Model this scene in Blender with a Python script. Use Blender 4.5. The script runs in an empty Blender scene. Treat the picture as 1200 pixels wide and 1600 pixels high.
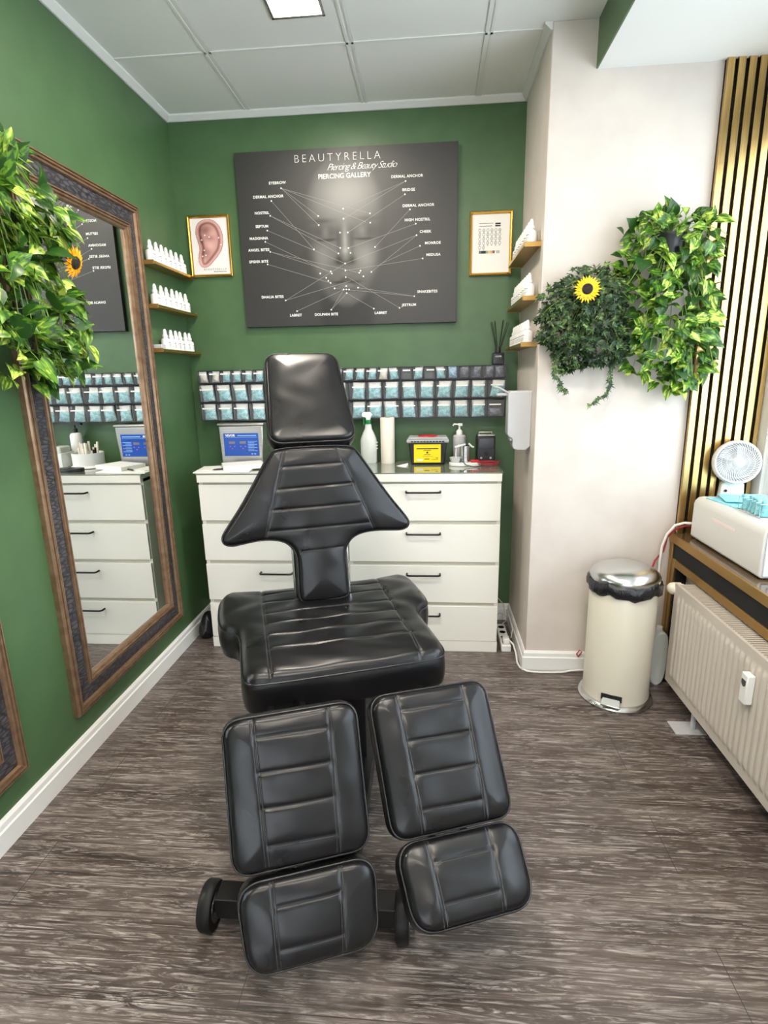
import bpy, bmesh, math, random
import numpy as np
from mathutils import Vector, Matrix, Euler
random.seed(7); np.random.seed(7)
SC = bpy.context.scene
COL = SC.collection
PI = math.pi

# ------------------------------------------------------------------ camera
def make_camera():
    yaw, pitch, roll, f = 0.0853, -0.2397, -0.0199, 872.6
    cy, sy, cp, sp = math.cos(yaw), math.sin(yaw), math.cos(pitch), math.sin(pitch)
    fwd = Vector((-sy*cp, cy*cp, sp)); right = Vector((cy, sy, 0)); up = right.cross(fwd)
    c, s = math.cos(roll), math.sin(roll)
    r = c*right + s*up; u = -s*right + c*up
    cam = bpy.data.cameras.new('camera'); ob = bpy.data.objects.new('camera', cam); COL.objects.link(ob)
    m = Matrix((r, u, -fwd)).transposed().to_4x4(); m.translation = (1.2369, -2.8362, 1.4893)
    ob.matrix_world = m
    cam.sensor_fit = 'VERTICAL'; cam.sensor_height = 36; cam.lens = 36*f/1600
    cam.clip_start = .02
    SC.camera = ob
make_camera()

# ------------------------------------------------------------------ world, daylight, exposure
SC.view_settings.view_transform = 'Standard'; SC.view_settings.look = 'None'
SC.view_settings.gamma = 1; SC.view_settings.use_curve_mapping = False
SC.view_settings.exposure = 0.0
w = bpy.data.worlds.new('world'); SC.world = w; w.use_nodes = True
w.node_tree.nodes['Background'].inputs[0].default_value = (.80, .90, 1, 1)
w.node_tree.nodes['Background'].inputs[1].default_value = 1.5
def area(name, loc, rot, sx, sy, power, color, spread=None):
    l = bpy.data.lights.new(name, 'AREA'); l.shape = 'RECTANGLE'; l.size = sx; l.size_y = sy
    l.energy = power; l.color = color
    if spread: l.spread = spread
    o = bpy.data.objects.new(name, l); COL.objects.link(o); o.location = loc; o.rotation_euler = rot
    return o
area('daylight_side', (3.15, -1.9, 1.75), (0, math.radians(90), 0), 1.9, 3.0, 84, (.78, .90, 1))
area('added_rear_light', (1.2, -5.9, 1.5), (math.radians(90), 0, 0), 2.6, 2.3, 54, (.90, .95, 1))  # added light behind the camera, source unseen, for daylight level and highlights

# ------------------------------------------------------------------ materials
def mat(name, color=(.8,.8,.8), rough=.5, metal=0, **k):
    m = bpy.data.materials.new(name); m.use_nodes = True
    b = m.node_tree.nodes['Principled BSDF']
    b.inputs['Base Color'].default_value = (*color, 1); b.inputs['Roughness'].default_value = rough
    b.inputs['Metallic'].default_value = metal
    for a, v in k.items():
        a = {'alpha':'Alpha','trans':'Transmission Weight','ior':'IOR','coat':'Coat Weight','emis':'Emission Strength','spec':'Specular IOR Level','sheen':'Sheen Weight','aniso':'Anisotropic'}.get(a, a)
        b.inputs[a].default_value = v
    return m
def srgb(r, g, b):
    f = lambda c: (c/255/12.92 if c/255 <= .04045 else ((c/255+.055)/1.055)**2.4)
    return (f(r), f(g), f(b))
def nodes(m): return m.node_tree.nodes, m.node_tree.links, m.node_tree.nodes['Principled BSDF']
def add_noise(m, scale=(40,40,40), c1=None, c2=None, bump=.1, lo=.35, hi=.65, detail=4, dist=.002, coord='Object', rough=None):
    N, L, B = nodes(m)
    tc = N.new('ShaderNodeTexCoord'); mp = N.new('ShaderNodeMapping'); mp.inputs['Scale'].default_value = scale
    no = N.new('ShaderNodeTexNoise'); no.inputs['Scale'].default_value = 1; no.inputs['Detail'].default_value = detail
    L.new(tc.outputs[coord], mp.inputs[0]); L.new(mp.outputs[0], no.inputs['Vector'])
    if c1:
        cr = N.new('ShaderNodeValToRGB'); cr.color_ramp.elements[0].position = lo; cr.color_ramp.elements[1].position = hi
        cr.color_ramp.elements[0].color = (*c1, 1); cr.color_ramp.elements[1].color = (*c2, 1)
        L.new(no.outputs['Fac'], cr.inputs[0]); L.new(cr.outputs[0], B.inputs['Base Color'])
    if rough:
        mr = N.new('ShaderNodeMapRange'); mr.inputs['To Min'].default_value = rough[0]; mr.inputs['To Max'].default_value = rough[1]
        L.new(no.outputs['Fac'], mr.inputs['Value']); L.new(mr.outputs[0], B.inputs['Roughness'])
    if bump:
        bp = N.new('ShaderNodeBump'); bp.inputs['Strength'].default_value = bump; bp.inputs['Distance'].default_value = dist
        L.new(no.outputs['Fac'], bp.inputs['Height']); L.new(bp.outputs[0], B.inputs['Normal'])
    return m
M = {}
M['green'] = add_noise(mat('green_paint', srgb(73,104,67), .40), (9,9,9), srgb(71,101,65), srgb(76,107,69), .05, detail=6)
M['cream'] = add_noise(mat('cream_paint', srgb(214,204,195), .6), (7,7,7), srgb(211,201,192), srgb(217,208,199), .06, detail=6)
M['ceil'] = add_noise(mat('ceiling_board', srgb(238,238,234), .7), (30,30,30), None, None, .06)
M['white'] = mat('white_gloss_trim', srgb(235,235,232), .3)
M['strip'] = mat('white_ceiling_strip', srgb(232,232,228), .45)
M['lacquer'] = mat('white_lacquer', srgb(240,238,228), .16, coat=.4)
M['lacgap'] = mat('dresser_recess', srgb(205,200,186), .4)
M['black'] = mat('black_plastic', (.012,.012,.013), .38)
M['blackmetal'] = mat('black_powder_coat', (.007,.007,.008), .36, 0, spec=.35)
M['blackgloss'] = mat('black_gloss', (.008,.008,.009), .1)
M['rubber'] = mat('black_rubber', (.009,.009,.010), .5, spec=.3)
M['felt'] = mat('black_felt', (.008,.008,.008), .9)
M['gold'] = add_noise(mat('brushed_gold', srgb(205,172,112), .28, 1), (300,300,6), srgb(196,160,98), srgb(216,186,128), .03)
M['goldframe'] = mat('polished_gold', srgb(214,170,84), .25, 1)
M['goldedge'] = mat('satin_gold_edge', srgb(176,140,80), .36, .85)
M['bronze'] = add_noise(mat('bronze_moulding', srgb(156,122,92), .30, .55), (30,30,30), srgb(132,104,80), srgb(154,126,100), .02)
M['chrome'] = mat('brushed_steel', (.62,.62,.61), .24, 1)
M['steel'] = add_noise(mat('stainless_steel', (.50,.49,.46), .36, .9), (3,3,200), (.46,.45,.42), (.56,.55,.52), .02)
M['mirror'] = mat('mirror_silver', (.93,.95,.94), .0, 1)
M['plastic'] = mat('white_plastic', srgb(238,238,236), .35)
M['plasticgrey'] = mat('light_grey_plastic', srgb(196,197,200), .35)
M['offwhite'] = mat('off_white_enamel', srgb(222,217,200), .3)
M['paper'] = mat('white_paper', srgb(244,243,238), .7)
M['creampaper'] = mat('paper_towel', srgb(240,232,218), .85)
M['ink'] = mat('printed_ink', (.02,.02,.02), .6)
M['greyink'] = mat('grey_ink', (.25,.25,.26), .6)
M['yellow'] = mat('yellow_label', srgb(250,222,20), .4)
M['red'] = mat('red_plastic', srgb(190,30,44), .35)
M['greenp'] = mat('green_plastic', srgb(12,125,62), .35)
M['blue'] = mat('blue_panel', srgb(24,78,170), .3)
M['paleblue'] = mat('pale_blue_ink', srgb(150,190,235), .5)
M['valve'] = mat('cream_plastic', srgb(232,222,200), .4)
M['radiator'] = mat('radiator_enamel', srgb(203,194,184), .35)
M['radin'] = mat('radiator_convector', srgb(112,102,90), .5)
M['white_print'] = mat('white_print', (.85,.85,.83), .6)
M['line_print'] = mat('grey_line_print', (.30,.29,.27), .6)
M['glassdark'] = mat('tinted_glass_top', srgb(120,125,110), .03, 0, coat=.6, spec=.9)
M['bag'] = add_noise(mat('black_bin_bag', (.01,.011,.014), .22), (60,60,20), None, None, .7, dist=.01)
M['pink'] = mat('pink_white_sticker', srgb(250,228,226), .4)
M['cord'] = mat('white_cable', srgb(232,230,224), .4)
M['redcord'] = mat('red_cable', srgb(164,44,56), .45)
M['sky_led'] = None

def glassmat(name, color, alpha, rough=.08):
    m = mat(name, color, rough, alpha=alpha); return m
M['clear'] = glassmat('clear_smoked_plastic', (.75,.80,.84), .07)
M['clearlid'] = glassmat('translucent_lid', (.72,.74,.74), .55, .25)
M['frost'] = mat('translucent_white_plastic', srgb(226,230,224), .3, trans=.12)
M['pane'] = mat('window_glass', (1,1,1), 0, trans=1, ior=1.02)

def lamp_mat():
    m = mat('lit_diffuser', (1,1,1), .5); B = nodes(m)[2]
    B.inputs['Emission Color'].default_value = (1,.93,.82,1); B.inputs['Emission Strength'].default_value = 9
    return m
M['lamp'] = lamp_mat()

def leather():
    m = mat('black_leather', (.006,.006,.007), .34, spec=.42)
    N, L, B = nodes(m); tc = N.new('ShaderNodeTexCoord')
    v = N.new('ShaderNodeTexNoise'); v.inputs['Scale'].default_value = 260; v.inputs['Detail'].default_value = 1
    n = N.new('ShaderNodeTexNoise'); n.inputs['Scale'].default_value = 11; n.inputs['Detail'].default_value = 2
    L.new(tc.outputs['Object'], v.inputs['Vector']); L.new(tc.outputs['Object'], n.inputs['Vector'])
    b1 = N.new('ShaderNodeBump'); b1.inputs['Strength'].default_value = .10; b1.inputs['Distance'].default_value = .0006
    b2 = N.new('ShaderNodeBump'); b2.inputs['Strength'].default_value = .16; b2.inputs['Distance'].default_value = .004
    L.new(v.outputs['Fac'], b1.inputs['Height']); L.new(n.outputs['Fac'], b2.inputs['Height'])
    L.new(b1.outputs[0], b2.inputs['Normal']); L.new(b2.outputs[0], B.inputs['Normal'])
    mr = N.new('ShaderNodeMapRange'); mr.inputs['To Min'].default_value = .22; mr.inputs['To Max'].default_value = .38
    L.new(n.outputs['Fac'], mr.inputs['Value']); L.new(mr.outputs[0], B.inputs['Roughness'])
    return m
M['leather'] = leather()
M['piping'] = mat('leather_piping', (.013,.013,.014), .3, spec=.6)
M['thread'] = mat('grey_thread', (.075,.075,.08), .6)

def floor_mat():
    m = mat('weathered_wood_vinyl', (.1,.08,.07), .38); N, L, B = nodes(m)
    tc = N.new('ShaderNodeTexCoord')
    bk = N.new('ShaderNodeTexBrick'); bk.offset = .37; bk.inputs['Scale'].default_value = 1
    bk.inputs['Brick Width'].default_value = 1.22; bk.inputs['Row Height'].default_value = .23; bk.inputs['Mortar Size'].default_value = .0011
    bk.inputs['Color1'].default_value = (.25,.25,.25,1); bk.inputs['Color2'].default_value = (.75,.75,.75,1); bk.inputs['Mortar'].default_value = (0,0,0,1)
    L.new(tc.outputs['Object'], bk.inputs['Vector'])
    def noise(sc, det, dst, off):
        mp = N.new('ShaderNodeMapping'); mp.inputs['Scale'].default_value = sc; mp.inputs['Location'].default_value = off
        n = N.new('ShaderNodeTexNoise'); n.inputs['Scale'].default_value = 1; n.inputs['Detail'].default_value = det; n.inputs['Roughness'].default_value = .68; n.inputs['Distortion'].default_value = dst
        L.new(tc.outputs['Object'], mp.inputs[0]); L.new(mp.outputs[0], n.inputs['Vector']); return n
    a = noise((1.3,14,1), 9, 1.2, (0,0,0)); b = noise((3.2,190,1), 7, .35, (3,1,0)); c = noise((7,46,1), 10, 2.2, (7,2,0))
    def ramp(src, stops):
        r = N.new('ShaderNodeValToRGB'); e = r.color_ramp.elements
        while len(e) < len(stops): e.new(.5)
        for i, (p_, c_) in enumerate(stops): e[i].position = p_; e[i].color = (*c_, 1)
        L.new(src, r.inputs[0]); return r
    base = ramp(a.outputs['Fac'], [(.30, srgb(54,46,43)), (.5, srgb(90,79,74)), (.70, srgb(128,117,111))])
    st = ramp(b.outputs['Fac'], [(.42, (0,0,0)), (.62, (1,1,1))]); st2 = ramp(c.outputs['Fac'], [(.46, (0,0,0)), (.60, (1,1,1))])
    mu = N.new('ShaderNodeMath'); mu.operation = 'MULTIPLY'; L.new(st.outputs[0], mu.inputs[0]); L.new(st2.outputs[0], mu.inputs[1])
    mx = N.new('ShaderNodeMix'); mx.data_type = 'RGBA'; L.new(mu.outputs[0], mx.inputs['Factor']); L.new(base.outputs[0], mx.inputs[6]); mx.inputs[7].default_value = (*srgb(174,166,160), 1)
    dk = ramp(b.outputs['Fac'], [(.30, (.45,.43,.42)), (.52, (1,1,1))])
    m2 = N.new('ShaderNodeMix'); m2.data_type = 'RGBA'; m2.blend_type = 'MULTIPLY'; m2.inputs['Factor'].default_value = .8
    L.new(mx.outputs[2], m2.inputs[6]); L.new(dk.outputs[0], m2.inputs[7])
    # plank to plank tone and joints
    pr = ramp(bk.outputs['Color'], [(0, (.82,.81,.8)), (1, (1.0,1.0,1.0))])
    m3 = N.new('ShaderNodeMix'); m3.data_type = 'RGBA'; m3.blend_type = 'MULTIPLY'; m3.inputs['Factor'].default_value = 1
    L.new(m2.outputs[2], m3.inputs[6]); L.new(pr.outputs[0], m3.inputs[7])
    m4 = N.new('ShaderNodeMix'); m4.data_type = 'RGBA'; L.new(bk.outputs['Fac'], m4.inputs['Factor']); L.new(m3.outputs[2], m4.inputs[6]); m4.inputs[7].default_value = (.035,.03,.027,1)
    L.new(m4.outputs[2], B.inputs['Base Color'])
    rr = N.new('ShaderNodeMapRange'); rr.inputs['To Min'].default_value = .30; rr.inputs['To Max'].default_value = .52
    L.new(b.outputs['Fac'], rr.inputs['Value']); L.new(rr.outputs[0], B.inputs['Roughness'])
    bp = N.new('ShaderNodeBump'); bp.inputs['Strength'].default_value = .25; bp.inputs['Distance'].default_value = .001
    L.new(b.outputs['Fac'], bp.inputs['Height']); L.new(bp.outputs[0], B.inputs['Normal'])
    return m
M['floor'] = floor_mat()

def croc():
    m = mat('dark_embossed_panel', (.05,.05,.06), .4); N, L, B = nodes(m)
    tc = N.new('ShaderNodeTexCoord'); mp = N.new('ShaderNodeMapping'); mp.inputs['Scale'].default_value = (60,26,75)
    v = N.new('ShaderNodeTexVoronoi'); v.inputs['Scale'].default_value = 1; v.feature = 'DISTANCE_TO_EDGE'
    L.new(tc.outputs['Object'], mp.inputs[0]); L.new(mp.outputs[0], v.inputs['Vector'])
    r = N.new('ShaderNodeValToRGB'); r.color_ramp.elements[0].color = (.012,.012,.016,1); r.color_ramp.elements[1].color = (.085,.08,.09,1); r.color_ramp.elements[1].position = .25
    L.new(v.outputs['Distance'], r.inputs[0]); L.new(r.outputs[0], B.inputs['Base Color'])
    bp = N.new('ShaderNodeBump'); bp.inputs['Strength'].default_value = .6; bp.inputs['Distance'].default_value = .003
    L.new(v.outputs['Distance'], bp.inputs['Height']); L.new(bp.outputs[0], B.inputs['Normal']); return m
M['croc'] = croc()

def leafmat(name, dark, mid, lime, bias, rough=.38):
    m = mat(name, dark, rough, spec=.5); N, L, B = nodes(m)
    uv = N.new('ShaderNodeUVMap'); uv.uv_map = 'leaf'; rn = N.new('ShaderNodeUVMap'); rn.uv_map = 'rnd'
    sx = N.new('ShaderNodeSeparateXYZ'); L.new(uv.outputs[0], sx.inputs[0]); sr = N.new('ShaderNodeSeparateXYZ'); L.new(rn.outputs[0], sr.inputs[0])
    cb = N.new('ShaderNodeCombineXYZ')
    def math_(op, a, b):
        n = N.new('ShaderNodeMath'); n.operation = op
        for i, q in enumerate((a, b)):
            if isinstance(q, (int, float)): n.inputs[i].default_value = q
            elif q is not None: L.new(q, n.inputs[i])
        return n.outputs[0]
    L.new(math_('MULTIPLY', sx.outputs[0], 1.6), cb.inputs[0]); L.new(math_('MULTIPLY', sx.outputs[1], 4.0), cb.inputs[1]); L.new(math_('MULTIPLY', sr.outputs[0], 60), cb.inputs[2])
    n = N.new('ShaderNodeTexNoise'); n.inputs['Scale'].default_value = 1.3; n.inputs['Detail'].default_value = 3; n.inputs['Distortion'].default_value = .6; L.new(cb.outputs[0], n.inputs['Vector'])
    mid_d = math_('ABSOLUTE', math_('SUBTRACT', sx.outputs[1], .5), None)
    val = math_('ADD', math_('SUBTRACT', n.outputs['Fac'], math_('MULTIPLY', mid_d, .22)), math_('MULTIPLY', math_('SUBTRACT', sr.outputs[1], .5), bias))
    r = N.new('ShaderNodeValToRGB'); e = r.color_ramp.elements; e.new(.5); e.new(.6)
    for i, (p_, c_) in enumerate([(.40, dark), (.50, mid), (.56, mid), (.66, lime)]): e[i].position = p_; e[i].color = (*c_, 1)
    L.new(val, r.inputs[0]); L.new(r.outputs[0], B.inputs['Base Color'])
    # thin leaves let light through
    tr = N.new('ShaderNodeBsdfTranslucent'); L.new(r.outputs[0], tr.inputs[0]); ms = N.new('ShaderNodeMixShader'); ms.inputs[0].default_value = .22
    L.new(B.outputs[0], ms.inputs[1]); L.new(tr.outputs[0], ms.inputs[2]); L.new(ms.outputs[0], N['Material Output'].inputs[0])
    return m
M['pothos'] = leafmat('variegated_leaf', srgb(44,84,30), srgb(104,150,44), srgb(212,230,110), .36)
M['ivy'] = leafmat('ivy_leaf', srgb(44,64,46), srgb(66,92,58), srgb(134,166,84), .24, .45)
M['stem'] = mat('green_stem', srgb(120,150,60), .5)
M['petal'] = mat('yellow_petal', srgb(250,205,22), .5)
M['petal2'] = mat('orange_yellow_petal', srgb(252,176,16), .5)
M['seedhead'] = mat('brown_seed_head', (.02,.012,.008), .9)

def pouchmat(name, c1, c2, top):
    m = mat(name, c1, .3); N, L, B = nodes(m)
    uv = N.new('ShaderNodeUVMap'); uv.uv_map = 'uv'; s = N.new('ShaderNodeSeparateXYZ'); L.new(uv.outputs[0], s.inputs[0])
    tc = N.new('ShaderNodeTexCoord'); n = N.new('ShaderNodeTexNoise'); n.inputs['Scale'].default_value = 55; n.inputs['Detail'].default_value = 4; n.inputs['Distortion'].default_value = 1.5
    L.new(tc.outputs['Object'], n.inputs['Vector'])
    r = N.new('ShaderNodeValToRGB'); r.color_ramp.elements[0].position = .36; r.color_ramp.elements[1].position = .66
    r.color_ramp.elements[0].color = (*c1, 1); r.color_ramp.elements[1].color = (*c2, 1); L.new(n.outputs['Fac'], r.inputs[0])
    gt = N.new('ShaderNodeMath'); gt.operation = 'GREATER_THAN'; L.new(s.outputs[1], gt.inputs[0]); gt.inputs[1].default_value = top
    mx = N.new('ShaderNodeMix'); mx.data_type = 'RGBA'; L.new(gt.outputs[0], mx.inputs['Factor']); L.new(r.outputs[0], mx.inputs[6]); mx.inputs[7].default_value = (*srgb(232,230,224), 1)
    L.new(mx.outputs[2], B.inputs['Base Color']); return m
M['pouch'] = pouchmat('sterile_pouch_film', srgb(96,176,190), srgb(206,234,234), .68)
M['pouch_blue'] = pouchmat('blue_pouch_film', srgb(90,140,180), srgb(190,212,228), .95)
M['pouch_white'] = pouchmat('white_pouch_paper', srgb(214,206,192), srgb(238,234,224), .6)
M['pouch_dark'] = pouchmat('dark_pouch_film', srgb(44,46,60), srgb(120,122,140), 2)
def colattr(name, rough=.5):
    m = mat(name, (1,1,1), rough); N, L, B = nodes(m)
    a = N.new('ShaderNodeAttribute'); a.attribute_name = 'col'; L.new(a.outputs['Color'], B.inputs['Base Color']); return m
M['print'] = colattr('printed_canvas', .45)
M['earprint'] = colattr('printed_paper', .5)

# ------------------------------------------------------------------ mesh builder
class MB:
    def __init__(s): s.v = []; s.f = []; s.mi = []; s.cur = 0
    def add(s, vs, fs, T=None):
        o = len(s.v)
        if T is not None: vs = [tuple(T @ Vector(v)) for v in vs]
        s.v += [tuple(v) for v in vs]; s.f += [tuple(i+o for i in f) for f in fs]; s.mi += [s.cur]*len(fs); return s
    def box(s, x0, x1, y0, y1, z0, z1, T=None):
        v = [(x0,y0,z0),(x1,y0,z0),(x1,y1,z0),(x0,y1,z0),(x0,y0,z1),(x1,y0,z1),(x1,y1,z1),(x0,y1,z1)]
        return s.add(v, [(0,3,2,1),(4,5,6,7),(0,1,5,4),(1,2,6,5),(2,3,7,6),(3,0,4,7)], T)
    def lathe(s, prof, n=24, T=None, cap=True):
        v = []; f = []
        for r, z in prof:
            for i in range(n): a = 2*PI*i/n; v.append((r*math.cos(a), r*math.sin(a), z))
        for j in range(len(prof)-1):
            for i in range(n): k = (i+1) % n; f.append((j*n+i, j*n+k, (j+1)*n+k, (j+1)*n+i))
        if cap:
            if prof[0][0] > 1e-6: f.append(tuple(range(n))[::-1])
            if prof[-1][0] > 1e-6: f.append(tuple((len(prof)-1)*n+i for i in range(n)))
        return s.add(v, f, T)
    def cyl(s, p0, p1, r, n=16, r2=None):
        p0, p1 = Vector(p0), Vector(p1); d = p1-p0
        T = Matrix.Translation(p0) @ d.to_track_quat('Z', 'Y').to_matrix().to_4x4()
        return s.lathe([(r,0),(r2 if r2 is not None else r, d.length)], n, T)
    def tube(s, pts, r, n=8, closed=False, rr=None):
        pts = [Vector(p) for p in pts]; m = len(pts); v = []; f = []; up = None
        for i, p in enumerate(pts):
            a = pts[(i-1) % m] if (closed or i > 0) else p; b = pts[(i+1) % m] if (closed or i < m-1) else p
            t = (b-a); t = t.normalized() if t.length > 1e-9 else Vector((0,0,1))
            if up is None: up = t.orthogonal().normalized()
            up = (up - t*up.dot(t)); up = up.normalized() if up.length > 1e-6 else t.orthogonal().normalized()
            q = t.cross(up); ri = rr[i] if rr else r
            for k in range(n): a_ = 2*PI*k/n; v.append(tuple(p + (up*math.cos(a_)+q*math.sin(a_))*ri))
        for i in range(m if closed else m-1):
            j = (i+1) % m
            for k in range(n): l = (k+1) % n; f.append((i*n+k, i*n+l, j*n+l, j*n+k))
        if not closed: f.append(tuple(range(n))[::-1]); f.append(tuple((m-1)*n+k for k in range(n)))
        return s.add(v, f)
    def prism(s, poly, z0, z1, T=None):
        n = len(poly); v = [(x,y,z0) for x,y in poly]+[(x,y,z1) for x,y in poly]
        f = [tuple(range(n))[::-1], tuple(range(n,2*n))]+[(i,(i+1)%n,n+(i+1)%n,n+i) for i in range(n)]
        return s.add(v, f, T)
    def sphere(s, c, r, sc=(1,1,1), n=20, m=12):
        prof = [(max(1e-5, r*math.sin(PI*j/m)), -r*math.cos(PI*j/m)) for j in range(m+1)]
        return s.lathe(prof, n, Matrix.Translation(c) @ Matrix.Diagonal((*sc,1)), cap=False)
    def mesh(s, name, mats, smooth=40):
        me = bpy.data.meshes.new(name); me.from_pydata(s.v, [], s.f)
        for m_ in (mats if isinstance(mats, (list, tuple)) else [mats]): me.materials.append(m_)
        me.polygons.foreach_set('material_index', s.mi)
        if smooth: me.shade_smooth(); me.set_sharp_from_angle(angle=math.radians(smooth))
        me.update(); return me
def link(name, me, parent=None, loc=None, rot=None, bevel=0, seg=2):
    o = bpy.data.objects.new(name, me); COL.objects.link(o)
    if parent: o.parent = parent
    if loc is not None: o.location = loc
    if rot is not None: o.rotation_euler = rot
    if bevel:
        b = o.modifiers.new('bevel', 'BEVEL'); b.width = bevel; b.segments = seg; b.limit_method = 'ANGLE'; b.angle_limit = math.radians(40); b.harden_normals = False
    return o
def part(name, mb, m, parent=None, bevel=0, smooth=40, label=None, seg=2, loc=None, rot=None):
    o = link(name, mb.mesh(name, m, smooth), parent, loc, rot, bevel, seg)
    if label: o['label'] = label
    return o
def thing(name, label, cat, loc=(0,0,0), rz=0, group=None):
    o = bpy.data.objects.new(name, None); COL.objects.link(o); o.location = loc; o.rotation_euler = (0,0,rz); o.empty_display_size = .05
    return tag(o, label, cat, group)
def tag(o, label, cat, group=None, kind=None):
    o['label'] = label; o['category'] = cat
    if group: o['group'] = group
    if kind: o['kind'] = kind
    return o
def struct(name, mb, m, bevel=0, smooth=40, parent=None):
    o = part(name, mb, m, parent, bevel, smooth); o['kind'] = 'structure'; return o
def copy_tree(o, parent=None):
    c = o.copy(); COL.objects.link(c); c.parent = parent
    for ch in list(o.children): copy_tree(ch, c)
    return c
def text_mesh(body, size, m, align='CENTER', space=1, shear=0, offset=0, name='lettering', ext=.0004, ax='CENTER'):
    c = bpy.data.curves.new(name, 'FONT'); c.body = body; c.size = size; c.align_x = align; c.align_y = ax; c.space_character = space; c.shear = shear; c.offset = offset; c.extrude = ext; c.resolution_u = 3
    o = bpy.data.objects.new('tmp', c); COL.objects.link(o)
    dg = bpy.context.evaluated_depsgraph_get(); me = bpy.data.meshes.new_from_object(o.evaluated_get(dg)); me.name = name
    bpy.data.objects.remove(o); me.materials.clear(); me.materials.append(m); return me
BACKROT = (PI/2, 0, 0)   # a print that hangs on the back wall, facing the room
def smoothpoly(poly, it=3):
    for _ in range(it):
        q = []
        for i in range(len(poly)):
            a, b = np.array(poly[i]), np.array(poly[(i+1) % len(poly)])
            q += [tuple(a*.75+b*.25), tuple(a*.25+b*.75)]
        poly = q
    return poly
def inpoly(P_, poly):
    x, y = P_[:,0], P_[:,1]; ins = np.zeros(len(P_), bool); n = len(poly)
    for i in range(n):
        x1, y1 = poly[i]; x2, y2 = poly[(i+1) % n]
        c = ((y1 > y) != (y2 > y)) & (x < (x2-x1)*(y-y1)/((y2-y1) if y2 != y1 else 1e-12)+x1); ins ^= c
    return ins
def polydist(P_, poly):
    best = np.full(len(P_), 1e9); near = np.zeros((len(P_),2)); n = len(poly)
    for i in range(n):
        a = np.array(poly[i]); b = np.array(poly[(i+1) % n]); d = b-a; L2 = d@d
        if L2 < 1e-14: continue
        t = np.clip(((P_-a)@d)/L2, 0, 1); q = a+t[:,None]*d; dd = np.hypot(*(P_-q).T); m_ = dd < best
        best[m_] = dd[m_]; near[m_] = q[m_]
    return best, near

# ------------------------------------------------------------------ the room
XL, XR, XS, XW, XN = -.16, 1.7224, 1.907, 2.396, 2.70
YB, YP, YR = .4378, -.171, -5.6
H, HS = 2.844, 2.67
TH = .12
struct('floor', MB().box(XL-TH, 3.0, YR-TH, YB+TH, -.1, 0), M['floor'])
struct('ceiling', MB().box(XL-TH, XS, YR-TH, YB+TH, H, H+.1), M['ceil'])
struct('wall_left', MB().box(XL-TH, XL, YR, YB+TH, 0, H), M['green'])
struct('wall_back', MB().box(XL, XR, YB, YB+TH, 0, H), M['green'])
struct('wall_pillar', MB().box(XR, 3.0, YP, YB+TH, 0, H), M['cream'], bevel=.004)
mb = MB(); mb.box(XS, 3.0, YR-TH, YP, HS, H+.1); o = struct('ceiling_soffit', mb, M['white']); o.name = 'ceiling_2'
o.data.materials[0] = M['ceil']
struct('wall_soffit', MB().box(XS-.006, XS, YR, YP, HS, H), M['green'])
# right wall: below the sill, above the window, and beyond it
mb = MB()
mb.box(2.43, 3.0, YR, YP, 0, .70); mb.box(2.74, 2.9, YR, -3.35, .70, HS); mb.box(2.74, 2.9, -3.35, YP, 2.55, HS)
mb.box(2.40, 2.74, YR, -3.35, .70, HS)
struct('wall_right', mb, M['cream'])
mb = MB(); mb.box(XL, .1, YR-TH, YR, 0, H); mb.box(2.3, 3.0, YR-TH, YR, 0, H); mb.box(.1, 2.3, YR-TH, YR, 2.5, H); mb.box(.1,2.3,YR-TH,YR,0,.25)
struct('wall_rear', mb, M['cream'])
wf = MB()  # unseen shop window in the rear wall, added to bring in daylight and highlights
for a, b in ((.1,.16),(1.17,1.23),(2.24,2.3)): wf.box(a, b, YR-.08, YR-.02, .25, 2.5)
wf.box(.1,2.3,YR-.08,YR-.02,.25,.31); wf.box(.1,2.3,YR-.08,YR-.02,2.44,2.5)
win_added = struct('window_added_rear', wf, M['white']); part('pane', MB().box(.16,2.24,YR-.055,YR-.05,.31,2.44), M['pane'], win_added)
# side window
wf = MB(); y0, y1, z0, z1 = -3.35, YP, .74, 2.55
for a, b in ((y0,y0+.06),(-1.80,-1.72),(y1-.085,y1)): wf.box(2.705, 2.76, a, b, z0, z1)
wf.box(2.705,2.76,y0,y1,z0,z0+.06); wf.box(2.705,2.76,y0,y1,z1-.06,z1)
win1 = struct('window_1', wf, M['white'], bevel=.004)
sf = MB()
for (a, b) in ((-1.72, y1-.085), (y0+.06, -1.80)):
    sf.box(2.72,2.748,a,a+.05,z0+.06,z1-.06); sf.box(2.72,2.748,b-.05,b,z0+.06,z1-.06); sf.box(2.72,2.748,a,b,z0+.06,z0+.11); sf.box(2.72,2.748,a,b,z1-.11,z1-.06)
part('sash', sf, M['plastic'], win1, bevel=.004)
part('pane', MB().box(2.732,2.738,y0+.06,y1-.085,z0+.06,z1-.06), M['pane'], win1)
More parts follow.
